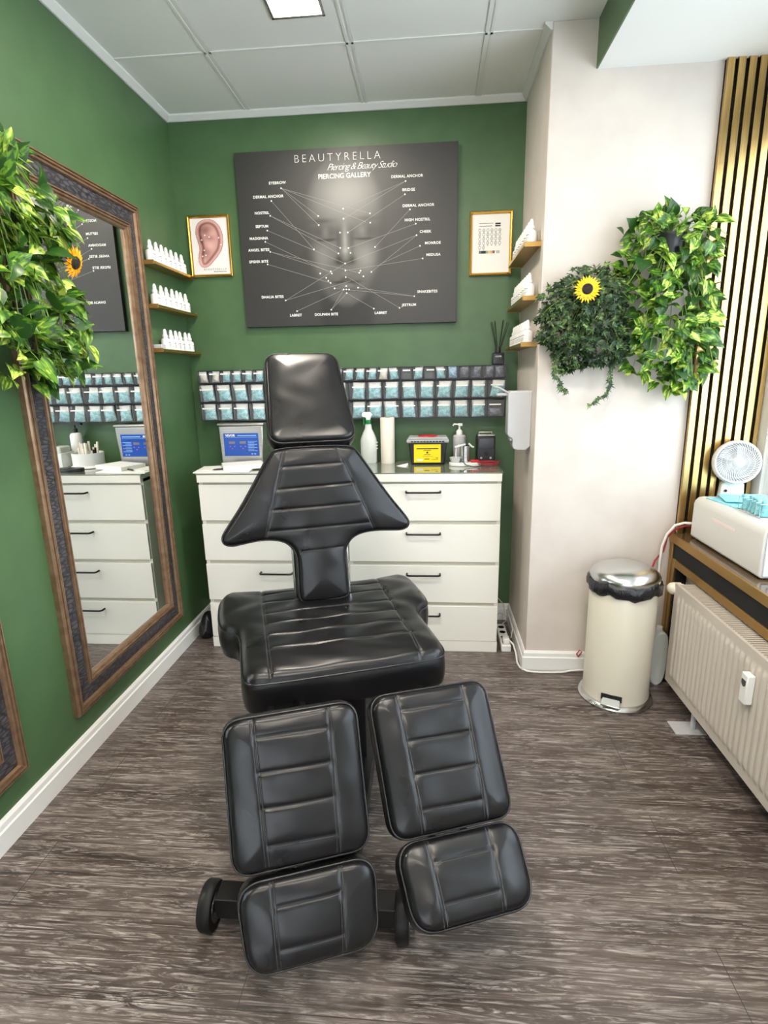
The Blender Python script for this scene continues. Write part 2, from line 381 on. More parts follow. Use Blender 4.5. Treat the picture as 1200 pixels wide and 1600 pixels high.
# baseboards
def profile_base(p0, p1, nrm, m0=0, h=.105, t=.016):
    p0, p1, n = Vector((*p0,0)), Vector((*p1,0)), Vector((*nrm,0)); pr = [(0,0),(t,0),(t,h*.68),(t*.72,h*.72),(t*.66,h*.9),(t*.3,h),(0,h)]
    dd = (p1-p0).normalized(); v = [tuple(p+n*a-dd*a*mm+Vector((0,0,z))) for p, mm in ((p0,m0),(p1,0)) for a, z in pr]; k = len(pr)
    f = [(i,(i+1)%k,k+(i+1)%k,k+i) for i in range(k)]+[tuple(range(k))[::-1], tuple(range(k,2*k))]
    return MB().add(v, f)
struct('baseboard_left', profile_base((XL,YR),(XL,YB),(1,0)), M['white'], smooth=0)
struct('baseboard_back', profile_base((XR,YB),(XL,YB),(0,-1)), M['white'], smooth=0)
struct('baseboard_pillar', profile_base((XR,YP),(XR,YB),(-1,0),1), M['white'], smooth=0)
struct('baseboard_front', profile_base((XR,YP),(2.43,YP),(0,-1),1), M['white'], smooth=0)
# ceiling moulding and tile strips
def cove(p0, p1, n):
    p0, p1, n = Vector((*p0,0)), Vector((*p1,0)), Vector((*n,0)); pr = [(0,H),(0,H-.028),(.008,H-.028),(.03,H-.008),(.03,H)]
    v = [tuple(p+n*a+Vector((0,0,z))) for p in (p0,p1) for a, z in pr]; k = len(pr)
    return MB().add(v, [(i,(i+1)%k,k+(i+1)%k,k+i) for i in range(k)]+[tuple(range(k))[::-1], tuple(range(k,2*k))])
struct('trim_1', cove((XL,YR),(XL,YB),(1,0)), M['strip'], smooth=0)
struct('trim_2', cove((XR,YB),(XL,YB),(0,-1)), M['strip'], smooth=0)
struct('trim_3', cove((XR,YP),(XR,YB),(-1,0)), M['strip'], smooth=0)
k = 4
for x in (.287, .90, 1.475):
    b = MB()
    for dx in (-.011, .011): b.box(x+dx-.005, x+dx+.005, YR, YB, H-.004, H+.002)
    b.box(x-.016,x+.016,YR,YB,H-.0015,H+.002)
    struct('trim_%d' % k, b, M['strip']); k += 1
for i in range(9):
    y = -.122-.62*i; struct('trim_%d' % k, MB().box(XL, XS, y-.007, y+.007, H-.004, H+.002), M['strip']); k += 1
# ceiling lights
def ceiling_light():
    t = thing('ceiling_light', 'square recessed ceiling light glowing warm white between the ceiling strips', 'light', (.728, -.42, H))
    b = MB(); q = .105
    for r_ in ((-q,q,-q,-q+.012),(-q,q,q-.012,q),(-q,-q+.012,-q,q),(q-.012,q,-q,q)): b.box(*r_, -.006, .0)
    part('frame', b, M['chrome'], t, bevel=.002)
    part('diffuser', MB().box(-q+.012,q-.012,-q+.012,q-.012,-.004,-.001), M['lamp'], t)
    return t
cl = ceiling_light()
lamps = [(.728,-.42),(.728,-1.75),(.728,-3.1),(1.55,-1.75),(1.55,-3.1)]  # only the first is in view; the others are added to light the room
for i, (x, y) in enumerate(lamps):
    if i:
        c = copy_tree(cl); c.location = (x, y, H); c['label'] = 'added square recessed ceiling light, unseen behind the viewpoint, to light the room'; c['group'] = 'added unseen ceiling lights behind the viewpoint'
    l = area('lamp_light', (x, y, H-.012), (0,0,0), .18, .18, 19, (1,.90,.78)); 

# ------------------------------------------------------------------ gold slat panel in the window recess
sp = thing('slat_wall_panel', 'tall panel of gold slats on black backing beside the window', 'wall panel', (XW, YP, .738))
part('backing', MB().box(0, .305, -.008, 0, 0, HS-.738), M['felt'], sp)
for i in range(8):
    x = .001+i*.0405; part('slat', MB().box(x, min(x+.0268,.304), -.026, -.008, 0, HS-.738), M['gold'], sp, bevel=.0012)
# window sill with gold edges
sill = MB().box(2.375, 2.742, -3.35, YP-.0005, .700, .738)
so = part('window_sill', MB().box(2.384, 2.742, -3.35, YP-.0005, .700, .738), mat('sill_dark_gloss', srgb(92,74,54), .12, coat=.5), bevel=.001)
tag(so, 'dark glossy window sill with a gold front edge over the radiator', 'window sill')
part('gold_edge', MB().box(2.374, 2.3838, -3.35, YP-.0005, .699, .739), M['goldedge'], so, bevel=.0015)
pn = thing('radiator_surround', 'black and gold trim surround under the window sill behind the radiator', 'panelling', (2.43, YP, 0))
part('black_band', MB().box(-.05, 0, -3.179, -.058, .628, .6985), M['felt'], pn)
part('gold_rail', MB().box(-.056, 0, -3.179, -.088, .592, .6275), M['goldedge'], pn, bevel=.0015)
part('gold_post', MB().box(-.056, 0, -.05, -.018, .001, .6985), M['goldedge'], pn, bevel=.0015)
part('black_post', MB().box(-.05, 0, -.0575, -.0505, .001, .6985), M['felt'], pn)
part('gold_post', MB().box(-.056, 0, -.084, -.058, .001, .6275), M['goldedge'], pn, bevel=.0015)
part('black_post', MB().box(-.05, 0, -.097, -.0845, .001, .592), M['felt'], pn)

# ------------------------------------------------------------------ dresser (two chests side by side under one glass top)
def chest(x0, label):
    t = thing('chest_of_drawers', label, 'chest of drawers', (x0, 0, 0), group=None)
    b = MB(); W = .8
    b.box(.0, .02, .018, .43, 0, .975); b.box(W-.02, W, .018, .43, 0, .975); b.box(0, W, .42, .43, 0, .975)
    b.box(.02, W-.02, .018, .42, .04, .06); b.box(0, W, .002, .02, 0, .062)
    part('carcass', b, M['lacquer'], t, bevel=.001)
    part('top_board', MB().box(0, W, -.008, .43, .955, .995), M['lacquer'], t, bevel=.002)
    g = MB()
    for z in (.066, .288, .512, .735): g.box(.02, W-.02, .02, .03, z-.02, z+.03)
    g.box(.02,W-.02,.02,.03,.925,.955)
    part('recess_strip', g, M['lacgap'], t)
    for z0, z1 in ((.065,.268),(.289,.498),(.520,.725),(.746,.942)):
        d = part('drawer', MB().box(.003, W-.003, 0, .02, z0, z1), M['lacquer'], t, bevel=.0015)
        zh = z1-.045 if z1 < .9 else .903
        hb = MB().tube([(.312,0,zh),(.312,-.026,zh),(.318,-.033,zh),(.328,-.035,zh),(.472,-.035,zh),(.482,-.033,zh),(.488,-.026,zh),(.488,0,zh)], .0052, 10)
        part('handle', hb, M['blackmetal'], d, label='black bar handle')
    return t
chest(0, 'white lacquered four drawer chest nearest the green left wall')
chest(.8, 'white lacquered four drawer chest beside the cream pillar')
ZT = 1.002
g = part('glass_top', MB().box(-.004, 1.604, -.006, .43, .9955, ZT), M['glassdark'], bevel=.001)
tag(g, 'glass sheet covering the tops of both white chests', 'glass top')

# ------------------------------------------------------------------ poster
px0, px1, pz0, pz1 = .203, 1.378, 1.767, 2.646
poster = thing('wall_poster', 'large dark canvas print of a face with piercing names, centre of back wall', 'poster', ((px0+px1)/2, YB, (pz0+pz1)/2), 0)
PY = .405
def rel(x, z): return (x-(px0+px1)/2, z-(pz0+pz1)/2)
part('canvas_frame', MB().box(*[v-(px0+px1)/2 for v in (px0,px1)], PY-YB+.0008, -.0006, *[v-(pz0+pz1)/2 for v in (pz0,pz1)]), mat('canvas_edge', (.02,.02,.022), .6), poster, bevel=.002)
def grid_print(name, w_, h_, nx, ny, fn, m, parent, loc, mask=None):
    X, Z = np.meshgrid(np.linspace(-w_/2, w_/2, nx), np.linspace(-h_/2, h_/2, ny)); v = [(x, 0, z) for x, z in zip(X.ravel(), Z.ravel())]
    f = [(j*nx+i, j*nx+i+1, (j+1)*nx+i+1, (j+1)*nx+i) for j in range(ny-1) for i in range(nx-1)]
    c = fn(X.ravel(), Z.ravel())
    me = bpy.data.meshes.new(name); me.from_pydata(v, [], f); me.materials.append(m)
    ca = me.color_attributes.new('col', 'FLOAT_COLOR', 'POINT'); ca.data.foreach_set('color', np.concatenate([c, np.ones((len(c),1))], 1).ravel())
    return link(name, me, parent, loc)
def face(X, Z):
    X = X+(px0+px1)/2; Z = Z+(pz0+pz1)/2; cx = .778
    g = lambda x, z, sx, sz: np.exp(-((X-x)/sx)**2-((Z-z)/sz)**2)
    sg = lambda t: 1/(1+np.exp(-np.clip(t,-40,40)))
    base = .028+.034*g(.85, 2.5, .45, .25)
    base += .012*g(1.15,1.95,.3,.3)
    # head outline
    wz = np.interp(Z, [1.86,1.90,1.96,2.04,2.15,2.30,2.42,2.52,2.60], [.03,.09,.15,.185,.205,.218,.215,.175,.10])
    inside = sg((wz-np.abs(X-cx))/.008)*sg((Z-1.87)/.008)
    tone = .040+.21*g(cx+.01,2.43,.18,.13)+.065*g(cx,2.15,.2,.25)
    tone += .075*g(cx-.13,2.12,.05,.07)+.12*g(cx+.11,2.11,.06,.07)+.03*g(cx,1.91,.05,.03)
    tone -= .07*g(cx-.10,2.245,.075,.045)+.06*g(cx+.105,2.245,.075,.045)            # eye sockets
    tone += .075*g(cx-.105,2.243,.022,.028)+.085*g(cx+.095,2.245,.024,.028)          # lids
    tone -= .06*g(cx-.115,2.30,.065,.012)+.05*g(cx+.115,2.305,.065,.012)            # brows
    for s_ in (-1, 1): tone -= .09*np.exp(-((Z-(2.204+.35*(np.abs(X-cx)-.1)**2/.03*.1))/.006)**2)*np.exp(-((X-cx-s_*.1)/.05)**4)   # lashes
    tone += .15*g(cx,2.20,.012,.07)+.11*g(cx,2.15,.02,.016)
    tone -= .05*g(cx-.035,2.19,.014,.07)+.05*g(cx+.037,2.19,.014,.07)
    tone -= .08*g(cx-.038,2.105,.02,.02)+.08*g(cx+.038,2.105,.02,.02)+.07*g(cx,2.088,.06,.016)
    tone -= .05*np.exp(-((Z-1.995-.012*np.cos((X-cx)*60))/.014)**2-((X-cx)/.075)**4)  # lips
    tone -= .06*np.exp(-((Z-1.991)/.004)**2-((X-cx)/.075)**4)
    tone += .045*g(cx,1.972,.05,.010)+.03*g(cx,2.03,.02,.012)
    tone -= .05*g(cx,1.948,.06,.010)
    tone = np.clip(tone*(1-.42*sg((np.abs(X-cx)/wz-.86)/.05)), .012, 1)
    ears = .35*(g(.563,2.14,.018,.06)+g(.995,2.14,.018,.06)); neck = sg((.145-np.abs(X-cx))/.01)*sg((1.93-Z)/.01)*(1-inside)
    out = base*(1-inside)*(1-neck*.55)+tone*inside
    out = out*(1-.45*np.clip(ears,0,1)*(1-inside))
    return np.stack([out*1.02, out*.985, out*.93], 1)
grid_print('face_print', px1-px0-.002, pz1-pz0-.002, 260, 200, face, M['print'], poster, (0, PY-YB, 0))
LB = [('EYEBROW',.426,2.493,.445,2.467),('DERMAL ANCHOR',.372,2.429,.388,2.408),('NOSTRIL',.332,2.351,.377,2.336),('SEPTUM',.328,2.285,.356,2.264),('MADONNA',.306,2.226,.341,2.208),('ANGEL BITES',.302,2.168,.365,2.157),('SPIDER BITE',.297,2.109,.346,2.094),('DHALIA BITES',.362,1.925,.435,1.905),('LABRET',.488,1.825,.496,1.847),('DOLPHIN BITE',.66,1.825,.689,1.849),('DERMAL ANCHOR',1.115,2.495,1.107,2.472),('BRIDGE',1.123,2.431,1.103,2.41),('DERMAL ANCHOR',1.173,2.355,1.129,2.337),('HIGH NOSTRIL',1.168,2.286,1.159,2.267),('CHEEK',1.21,2.227,1.163,2.211),('MONROE',1.249,2.17,1.181,2.158),('MEDUSA',1.252,2.112,1.195,2.095),('SNAKEBITES',1.22,1.928,1.149,1.906),('JESTRUM',1.12,1.862,1.068,1.848),('LABRET',.964,1.825,.926,1.848)]
DT = [(.774,2.355),(.917,2.326),(.917,2.281),(.638,2.325),(.639,2.28),(.774,2.306),(.753,2.239),(.795,2.238),(.751,2.163),(.796,2.161),(.74,2.136),(.806,2.136),(.94,2.161),(.607,2.161),(.775,2.084),(.775,2.049),(.694,2.047),(.7,2.036),(.636,2.038),(.668,2.015),(.679,1.999),(.691,1.988),(.776,2.015),(.851,2.035),(.858,2.045),(.917,2.037),(.873,2.016),(.777,1.969),(.762,1.952),(.777,1.952),(.792,1.951),(.778,1.933),(.712,1.959),(.842,1.959)]+[l[3:] for l in LB]
LN = [(.445,2.467,.917,2.326),(.445,2.467,.894,2.285),(.445,2.467,.638,2.325),(.445,2.467,.639,2.28),(.388,2.408,.607,2.161),(.377,2.336,.74,2.136),(.377,2.336,.751,2.163),(.356,2.264,.775,2.084),(.341,2.208,.7,2.036),(.365,2.157,.694,2.047),(.365,2.157,.851,2.035),(.346,2.094,.691,1.988),(.435,1.905,.775,2.084),(.435,1.905,.802,1.995),(.496,1.847,.762,1.952),(.689,1.849,.762,1.952),(.689,1.849,.778,1.933),(.926,1.848,.778,1.933),(1.068,1.848,.786,2.015),(1.149,1.906,.842,1.959),(1.149,1.906,.712,1.959),(1.107,2.472,.774,2.355),(1.107,2.472,.774,2.306),(1.103,2.41,.795,2.238),(1.129,2.337,.94,2.161),(1.159,2.267,.796,2.161),(1.163,2.211,.775,2.084),(1.163,2.211,.917,2.037),(1.181,2.158,.965,2.074),(1.195,2.095,.777,2.049)]
b = MB()
for x0, z0, x1, z1 in LN:
    a = Vector((*rel(x0,z0),0)); c = Vector((*rel(x1,z1),0)); d = (c-a).normalized(); n = Vector((-d.y, d.x, 0))*.0008
    b.add([(*(a+n).xy,0),(*(c+n).xy,0),(*(c-n).xy,0),(*(a-n).xy,0)], [(0,3,2,1)])
for i, v in enumerate(b.v): b.v[i] = (v[0], -.0006, v[1])
part('pointer_lines', b, M['line_print'], poster, loc=(0,PY-YB,0), smooth=0)
dot = MB().add([(.0042*math.cos(2*PI*i/10), 0, .0042*math.sin(2*PI*i/10)) for i in range(10)], [tuple(range(10))]).mesh('piercing_dot', M['white_print'], 0)
for x, z in DT:
    x, z = rel(x, z); link('piercing_dot', dot, poster, (x, PY-YB-.0010, z))
for n_, x, z, _, _ in LB:
    x, z = rel(x, z); o = link('lettering', text_mesh(n_, .0185, M['white_print'], space=1.1, offset=.0005), poster, (x, PY-YB-.0008, z), BACKROT)
def words(t_, x, z, size, **k_):
    x, z = rel(x, z); return link('lettering', text_mesh(t_, size, M['white_print'], **k_), poster, (x, PY-YB-.0008, z), BACKROT)
words('BEAUTYRELLA', .75, 2.600, .054, space=1.42, offset=-.0011)
words('Piercing & Beauty Studio', .877, 2.554, .046, space=.83, shear=.5, offset=-.0006)
words('PIERCING GALLERY', .786, 2.5115, .032, offset=.0006)

# ------------------------------------------------------------------ small framed prints
def picture_frame(x0, x1, z0, z1, label):
    t = thing('picture_frame', label, 'framed picture', ((x0+x1)/2, YB, (z0+z1)/2)); w_, h_ = (x1-x0)/2, (z1-z0)/2; f = .014
    b = MB()
    for s in (-1,1):
        for (ax) in (0,1):
            n = 5; pr = [(0,0),(0,-.018),(.004,-.021),(.010,-.019),(.014,-.013),(.014,0)]
            # mitred moulding
            if ax == 0: P0 = [(s*(w_-a), y, -(h_-a)) for a, y in pr]; P1 = [(s*(w_-a), y, h_-a) for a, y in pr]
            else: P0 = [(-(w_-a), y, s*(h_-a)) for a, y in pr]; P1 = [(w_-a, y, s*(h_-a)) for a, y in pr]
            k_ = len(pr); b.add(P0+P1, [(i,i+1,k_+i+1,k_+i) for i in range(k_-1)])
    part('moulding', b, M['goldframe'], t, smooth=30, label='gold moulding')
    part('backing_board', MB().box(-w_+.004, w_-.004, -.008, 0, -h_+.004, h_-.004), M['paper'], t)
    return t, w_-f, h_-f
ear, ew, eh = picture_frame(-.095, .140, 2.044, 2.359, 'gold framed print of an ear with piercings, left of the large poster')
EAR = smoothpoly([(-.055,.105),(-.02,.125),(.02,.122),(.052,.09),(.066,.03),(.055,-.03),(.03,-.065),(.005,-.095),(-.02,-.118),(-.048,-.118),(-.062,-.09),(-.058,-.05),(-.05,-.02),(-.058,.015),(-.066,.06)], 3)
def earfn(X, Z):
    P_ = np.stack([X, Z], 1)*1.0; P_[:,0] = (P_[:,0]-.000)/1.22; P_[:,1] = (P_[:,1]-.012)/1.02
    ins = inpoly(P_, EAR); d, _ = polydist(P_, EAR); x, z = P_[:,0], P_[:,1]
    g = lambda a, b_, sx, sz: np.exp(-((x-a)/sx)**2-((z-b_)/sz)**2)
    t = 1-.45*np.exp(-((d-.019)/.006)**2)+.10*np.exp(-((d-.010)/.006)**2)
    t -= .42*g(-.02,.07,.03,.025)+.35*g(-.04,.02,.014,.025)+.25*g(.0,.03,.02,.012)+.3*g(-.025,-.04,.022,.03)
    t += .18*g(-.002,-.01,.02,.02)+.15*g(-.045,-.09,.02,.02)+.12*g(.01,.055,.02,.02)
    t = np.clip(t, .25, 1.25)*np.where(d < .003, .75, 1)
    ec = np.array(srgb(208,158,150)); pc = np.array(srgb(236,232,230))
    c = np.where(ins[:,None], ec*np.stack([t**1.35,t**1.8,t**1.8],1), pc)
    for a, b_ in ((-.022,.045),(-.002,.035),(.042,.03),(-.038,.022),(-.03,-.03),(-.024,-.055),(-.04,-.06),(.05,-.005)):
        q = np.exp(-(((x-a)**2+(z-b_)**2)/.0035**2)**2); c = c*(1-q[:,None])+np.array((.9,.87,.84))*q[:,None]
    return c
grid_print('ear_print', 2*ew+.004, 2*eh+.004, 90, 130, earfn, M['earprint'], ear, (0,-.0095,0))
link('lettering', text_mesh('BEAUTYRELLA', .013, M['ink'], space=1.7, offset=-.0002), ear, (.018,-.0105,-.118), BACKROT)
link('lettering', text_mesh('Piercing & Beauty Studio', .009, M['greyink'], space=.85, shear=.4), ear, (.045,-.0105,-.130), BACKROT)
ch, ew, eh = picture_frame(1.444, 1.668, 2.002, 2.318, 'gold framed white chart of small symbols, right of the large poster')
part('sheet', MB().box(-ew-.001, ew+.001, -.0095, -.008, -eh-.001, eh+.001), M['paper'], ch)
b = MB()
def ring(b, x, z, r, w_, y=-.0102):
    n = 14; v = [(x+q*math.cos(2*PI*i/n)*.82, y, z+q*math.sin(2*PI*i/n)) for q in (r, r-w_) for i in range(n)]
    b.add(v, [(i,(i+1)%n,n+(i+1)%n,n+i) for i in range(n)])
def rect(b, x0, x1, z0, z1, y=-.0102): b.add([(x0,y,z0),(x1,y,z0),(x1,y,z1),(x0,y,z1)], [(0,1,2,3)])
for r_ in range(5):
    for c_ in range(6 if r_ < 4 else 2):
        x = -.058+c_*.021; z = .066-r_*.021; ring(b, x, z, .0085, .0022); rect(b, x-.003, x+.003, z-.0135, z-.0108)
        if (r_+c_) % 2: ring(b, x, z-.001, .004, .0012)
for i, (x0_, x1_) in enumerate(((-.062,.012),(-.062,.006))): rect(b, x0_, x1_, .098-i*.013, .101-i*.013)
part('symbols', b, M['greyink'], ch, smooth=0)
for q in ((.022,.05,.083,.09),(.022,.05,.093,.101),(-.05,-.025,-.048,-.034)):
    b = MB(); rect(b, *q); part('dark_block', b, M['ink'], ch, smooth=0)
for i, c_ in enumerate([(110,115,110),(150,165,150),(215,200,130),(225,160,150),(110,100,98)]):
    b = MB(); x = -.062 if i == 0 else -.025+(i-1)*.012; rect(b, x, x+.0118, -.048, -.034); part('colour_swatch', b, mat('swatch_%d' % i, srgb(*c_), .5), ch, smooth=0)
b = MB(); rect(b,.03,.048,-.048,-.034); part('colour_swatch', b, mat('swatch_grey', srgb(190,180,178), .5), ch, smooth=0)

# ------------------------------------------------------------------ bottle shelves
def bottle_proto():
    t = thing('spray_bottle', 'x', 'bottle', (0,0,-5))
    part('body', MB().lathe([(.0205,0),(.0225,.002),(.0225,.056),(.0215,.061),(.012,.068),(.0105,.072)], 20), M['plastic'], t)
    part('label', MB().lathe([(.0228,.008),(.0228,.050)], 20, cap=False), M['paper'], t)
    b = MB()
    for z, a0, a1 in ((.043,-.5,.5),(.035,-.35,.35),(.029,-.4,.4),(.023,-.3,.3)):
        n = 5; v = []
        for i in range(n+1):
            a = -PI/2+a0+(a1-a0)*i/n; v += [(.0231*math.cos(a),.0231*math.sin(a),z),(.0231*math.cos(a),.0231*math.sin(a),z+(.0035 if z > .04 else .0016))]
        b.add(v, [(2*i,2*i+2,2*i+3,2*i+1) for i in range(n)])
    part('printing', b, M['greyink'], t, smooth=0)
    part('cap', MB().lathe([(.0125,.071),(.0135,.072),(.0135,.082),(.0095,.087),(.0085,.104),(.0060,.108),(.005,.112)], 16), M['plastic'], t)
    return t
BP = bottle_proto(); first_bottle = [True]
ORD = ['first','second','third','fourth','fifth','sixth','seventh','eighth','ninth','tenth','eleventh','twelfth','thirteenth','fourteenth','fifteenth','sixteenth','seventeenth','eighteenth','nineteenth','twentieth','twenty-first','twenty-second','twenty-third','twenty-fourth','twenty-fifth','twenty-sixth','twenty-seventh']
def bottle(x, y, z, rz, label, group):
    o = BP if first_bottle[0] else copy_tree(BP); first_bottle[0] = False
    o.location = (x, y, z); o.rotation_euler = (0,0,rz); o['label'] = label; o['group'] = group
    return o
def ledge(x_wall, sgn, y0, y1, z, label):
    t = thing('wall_shelf', label, 'shelf', (x_wall, y0, z)); L_ = y1-y0; D = .074
    q = sorted((0, sgn*D)); b = MB().box(*q, 0, L_, -.004, 0); q2 = sorted((0, sgn*.004)); b.box(*q2, 0, L_, 0, .02)
    part('tray', b, M['goldedge'], t, bevel=.001)
    q3 = sorted((sgn*(D-.003), sgn*D)); part('front_lip', MB().box(*q3, 0, L_, 0, .010), M['goldframe'], t)
    for yy in (0, L_-.004): part('end_plate', MB().box(*q, yy-.001, yy+.003, -.007, .014), M['goldedge'], t, bevel=.001)
for lv, (z, n, y0) in enumerate(((2.038,7,-.0),(1.838,7,.005),(1.630,6,.065))):
    nm = ('top','middle','bottom')[lv]
    ledge(XL, 1, -.045, .425, z, 'narrow gold shelf on the green left wall beside the mirror, %s of three' % nm)
    for i in range(n):
        bottle(XL+.041+random.uniform(-.004,.004), y0+i*.059, z, PI/2+random.uniform(-.2,.2), 'white spray bottle, %s from the near end, %s shelf by the mirror' % (ORD[i], nm), 'spray bottles on the %s shelf of the left wall' % nm)
    if lv == 2:
        bx = part('small_box', MB().box(XL+.02, XL+.062, -.035, .012, z, z+.032), M['plasticgrey'], bevel=.002); tag(bx, 'small pale box at the near end of the bottom left shelf', 'box')
for lv, (z, n) in enumerate(((2.035,8),(1.812,8),(1.612,8))):
    nm = ('top','middle','bottom')[lv]
    ledge(XR, -1, -.125, .395, z, 'narrow gold shelf on the side of the cream pillar, %s of three' % nm)
    for i in range(n):
        bottle(XR-.040, -.093+i*.060, z, -PI/2+.5+random.uniform(-.2,.2), 'white spray bottle, %s from the near end, %s shelf on the pillar' % (ORD[i], nm), 'spray bottles on the %s shelf of the pillar' % nm)

# ------------------------------------------------------------------ wall racks of tip-out bins with sterile pouches
RX0, RW = -.093, .5813
def pouch_mesh(w_, h_, seed, skew=0):
    rg = np.random.RandomState(seed); nx, ny = 7, 9; v = []; uv = []
    for j in range(ny):
        for i in range(nx):
            u, t = i/(nx-1), j/(ny-1); puff = .012*math.sin(PI*u)*math.sin(PI*min(1,t*1.3))
            v.append(((u-.5)*w_*(1-.08*math.sin(PI*t))+skew*t, -puff+rg.uniform(-.003,.003), t*h_+rg.uniform(-.002,.002)*(1 if 0 < j < ny-1 else .6)))
            uv.append((u, t))
    f = [(j*nx+i, j*nx+i+1, (j+1)*nx+i+1, (j+1)*nx+i) for j in range(ny-1) for i in range(nx-1)]
    o = len(v); v2 = v+[(x, y+.010, z) for x, y, z in v]; uv2 = uv+uv
    f2 = f+[tuple(k+o for k in q[::-1]) for q in f]
    bd = [i for i in range(nx)]+[j*nx+nx-1 for j in range(1,ny)]+[(ny-1)*nx+i for i in range(nx-2,-1,-1)]+[j*nx for j in range(ny-2,0,-1)]
    for a, b_ in zip(bd, bd[1:]+bd[:1]): f2.append((a, a+o, b_+o, b_))
    me = bpy.data.meshes.new('pouch'); me.from_pydata(v2, [], f2); me.shade_smooth()
    u_ = me.uv_layers.new(name='uv'); idx = np.zeros(len(me.loops), int); me.loops.foreach_get('vertex_index', idx)
    u_.data.foreach_set('uv', np.array(uv2)[idx].ravel()); return me
pz = [(1.4625,.0735,9,'top'),(1.3565,.103,6,'middle'),(1.250,.1035,6,'lowest')]
kinds_top = {0:'w',1:'w',16:'w',18:'e',20:'e',2:'p',24:'d',23:'d',25:'d',26:'d',22:'b'}
pouch_cache = {}
for rz_, rh, nb, rn in pz:
    for un in range(3):
        x0 = RX0+un*RW
        t = thing('bin_rack', 'dark wall rack of clear tip-out bins, %s row, %s' % (rn, ('nearest the mirror','behind the headrest','below the reed diffuser')[un]), 'storage rack', (x0, YB, rz_), group='wall racks of clear bins')
        D = .078; b = MB().box(.001, RW-.001, -.006, -.0005, 0, rh); b.box(.001,RW-.001,-D,-.006,0,.004); b.box(.001,RW-.001,-D*.9,-.006,rh-.005,rh-.001)
        bw = (RW-.006)/nb
        for i in range(nb+1):
            xx = .003+i*bw; b.box(xx-.0025, xx+.0025, -D, -.006, .004, rh-.005)
        part('housing', b, mat('dark_grey_plastic', (.035,.035,.04), .4) if 'dgp' not in M else M['dgp'], t, bevel=.0006)
        if 'dgp' not in M: M['dgp'] = t.children[0].data.materials[0]
        for i in range(nb):
            gi = un*nb+i; cx = .003+(i+.5)*bw; hw = bw/2-.0035
            bb = MB(); fz0, fz1 = .006, rh-.008; yb, yt = -D-.002, -D-.012
            bb.add([(cx-hw,yb,fz0),(cx+hw,yb,fz0),(cx+hw,yt,fz1),(cx-hw,yt,fz1),(cx-hw,yb+.0015,fz0),(cx+hw,yb+.0015,fz0),(cx+hw,yt+.0015,fz1),(cx-hw,yt+.0015,fz1)],
                   [(0,1,2,3),(5,4,7,6),(0,4,5,1),(3,2,6,7),(0,3,7,4),(1,5,6,2)])
            bn = part('bin_door', bb, M['clear'], t, smooth=0)
            kd = kinds_top.get(gi, 'p') if nb == 9 else ('g' if (rn == 'lowest' and gi == 17) else 'p')
            lw = hw*.72; zl = rh*.66; off = random.uniform(-.2,.2)*hw
            if kd not in 'bd': part('tag_strip', MB().box(cx+off-lw, cx+off+lw, -D-.0125, -D-.011, zl, zl+.0075), M['paper'], bn)
            if kd == 'e': continue
            key = (nb, random.randrange(6), kd)
            if key not in pouch_cache:
                me = pouch_mesh(hw*1.62, rh*(.88 if nb == 9 else .90), key[0]*10+key[1], random.uniform(-.014,.014))
                me.materials.append({'w':M['pouch_white'],'p':M['pouch'],'b':M['pouch_blue'],'d':M['pouch_dark'],'g':M['pouch_dark']}[kd]); pouch_cache[key] = me
            o = link('sterile_pouch', pouch_cache[key], None, (x0+cx+random.uniform(-.003,.003), YB-D+.016, rz_+.006), (random.uniform(.0,.06), random.uniform(-.09,.09), 0))
            if kd == 'g': o.scale = (1,1,.5)
            cn = {'w':'cream paper','p':'teal and white','b':'pale blue','d':'dark','g':'grey'}[kd]
            tag(o, '%s sterile pouch, %s row of wall bins, %s from left' % (cn, rn, ORD[gi]), 'pouch', 'sterile pouches in the %s row of bins' % rn)

# ------------------------------------------------------------------ reed diffuser on the racks
t = thing('reed_diffuser', 'black reed diffuser standing on the right end of the bin racks', 'diffuser', (1.607, .395, 1.536))
part('bottle', MB().box(-.031,.031,-.026,.026,0,.062), M['blackgloss'], t, bevel=.004)
part('neck', MB().lathe([(.0145,.062),(.0145,.085),(.012,.092)], 20), M['black'], t)
for i, (dx, dy) in enumerate(((-.044,0),(-.036,.008),(-.022,-.004),(-.018,.008),(.022,0),(.028,.01),(.044,.004),(.054,-.006))):
    part('reed', MB().cyl((dx*.15,dy*.2,.07),(dx,dy,.228+random.uniform(-.008,.006)),.0019,6), M['black'], t)
link('lettering', text_mesh('HOME', .012, M['white_print'], ax='CENTER'), t, (0,-.0268,.042), BACKROT)

# ------------------------------------------------------------------ wall dispenser on the pillar
t = thing('soap_dispenser', 'pale grey lever soap dispenser mounted on the side of the pillar', 'soap dispenser', (XR, -.02, 1.12))
b = MB(); prof = [(0,.02),(0,.285),(-.105,.285),(-.112,.27),(-.112,.08),(-.104,.068),(-.090,.060),(-.086,.05),(-.086,.022),(-.078,.006),(-.06,0),(-.02,0)]
T = Matrix(((1,0,0,0),(0,0,-1,.045),(0,1,0,0),(0,0,0,1)))
b.prism([(x,z) for x,z in prof], 0, .09, T); part('housing', b, M['plasticgrey'], t, bevel=.005, seg=3)
part('reservoir', MB().box(-.098,-.088,-.035,.035,.045,.18), M['clearlid'], t, bevel=.003)
lv = MB()
lv.tube([(-.10,-.03,.268),(-.125,-.03,.285),(-.158,-.03,.302),(-.175,-.03,.304)], .004, 8); lv.tube([(-.10,.03,.268),(-.125,.03,.285),(-.158,.03,.302),(-.175,.03,.304)], .004, 8)
lv.tube([(-.175,-.03,.304),(-.18,0,.303),(-.175,.03,.304)], .004, 8)
part('elbow_lever', lv, M['plasticgrey'], t)
part('lever_arm', MB().box(-.165,-.10,-.02,.02,.262,.275), M['plasticgrey'], t, bevel=.004)

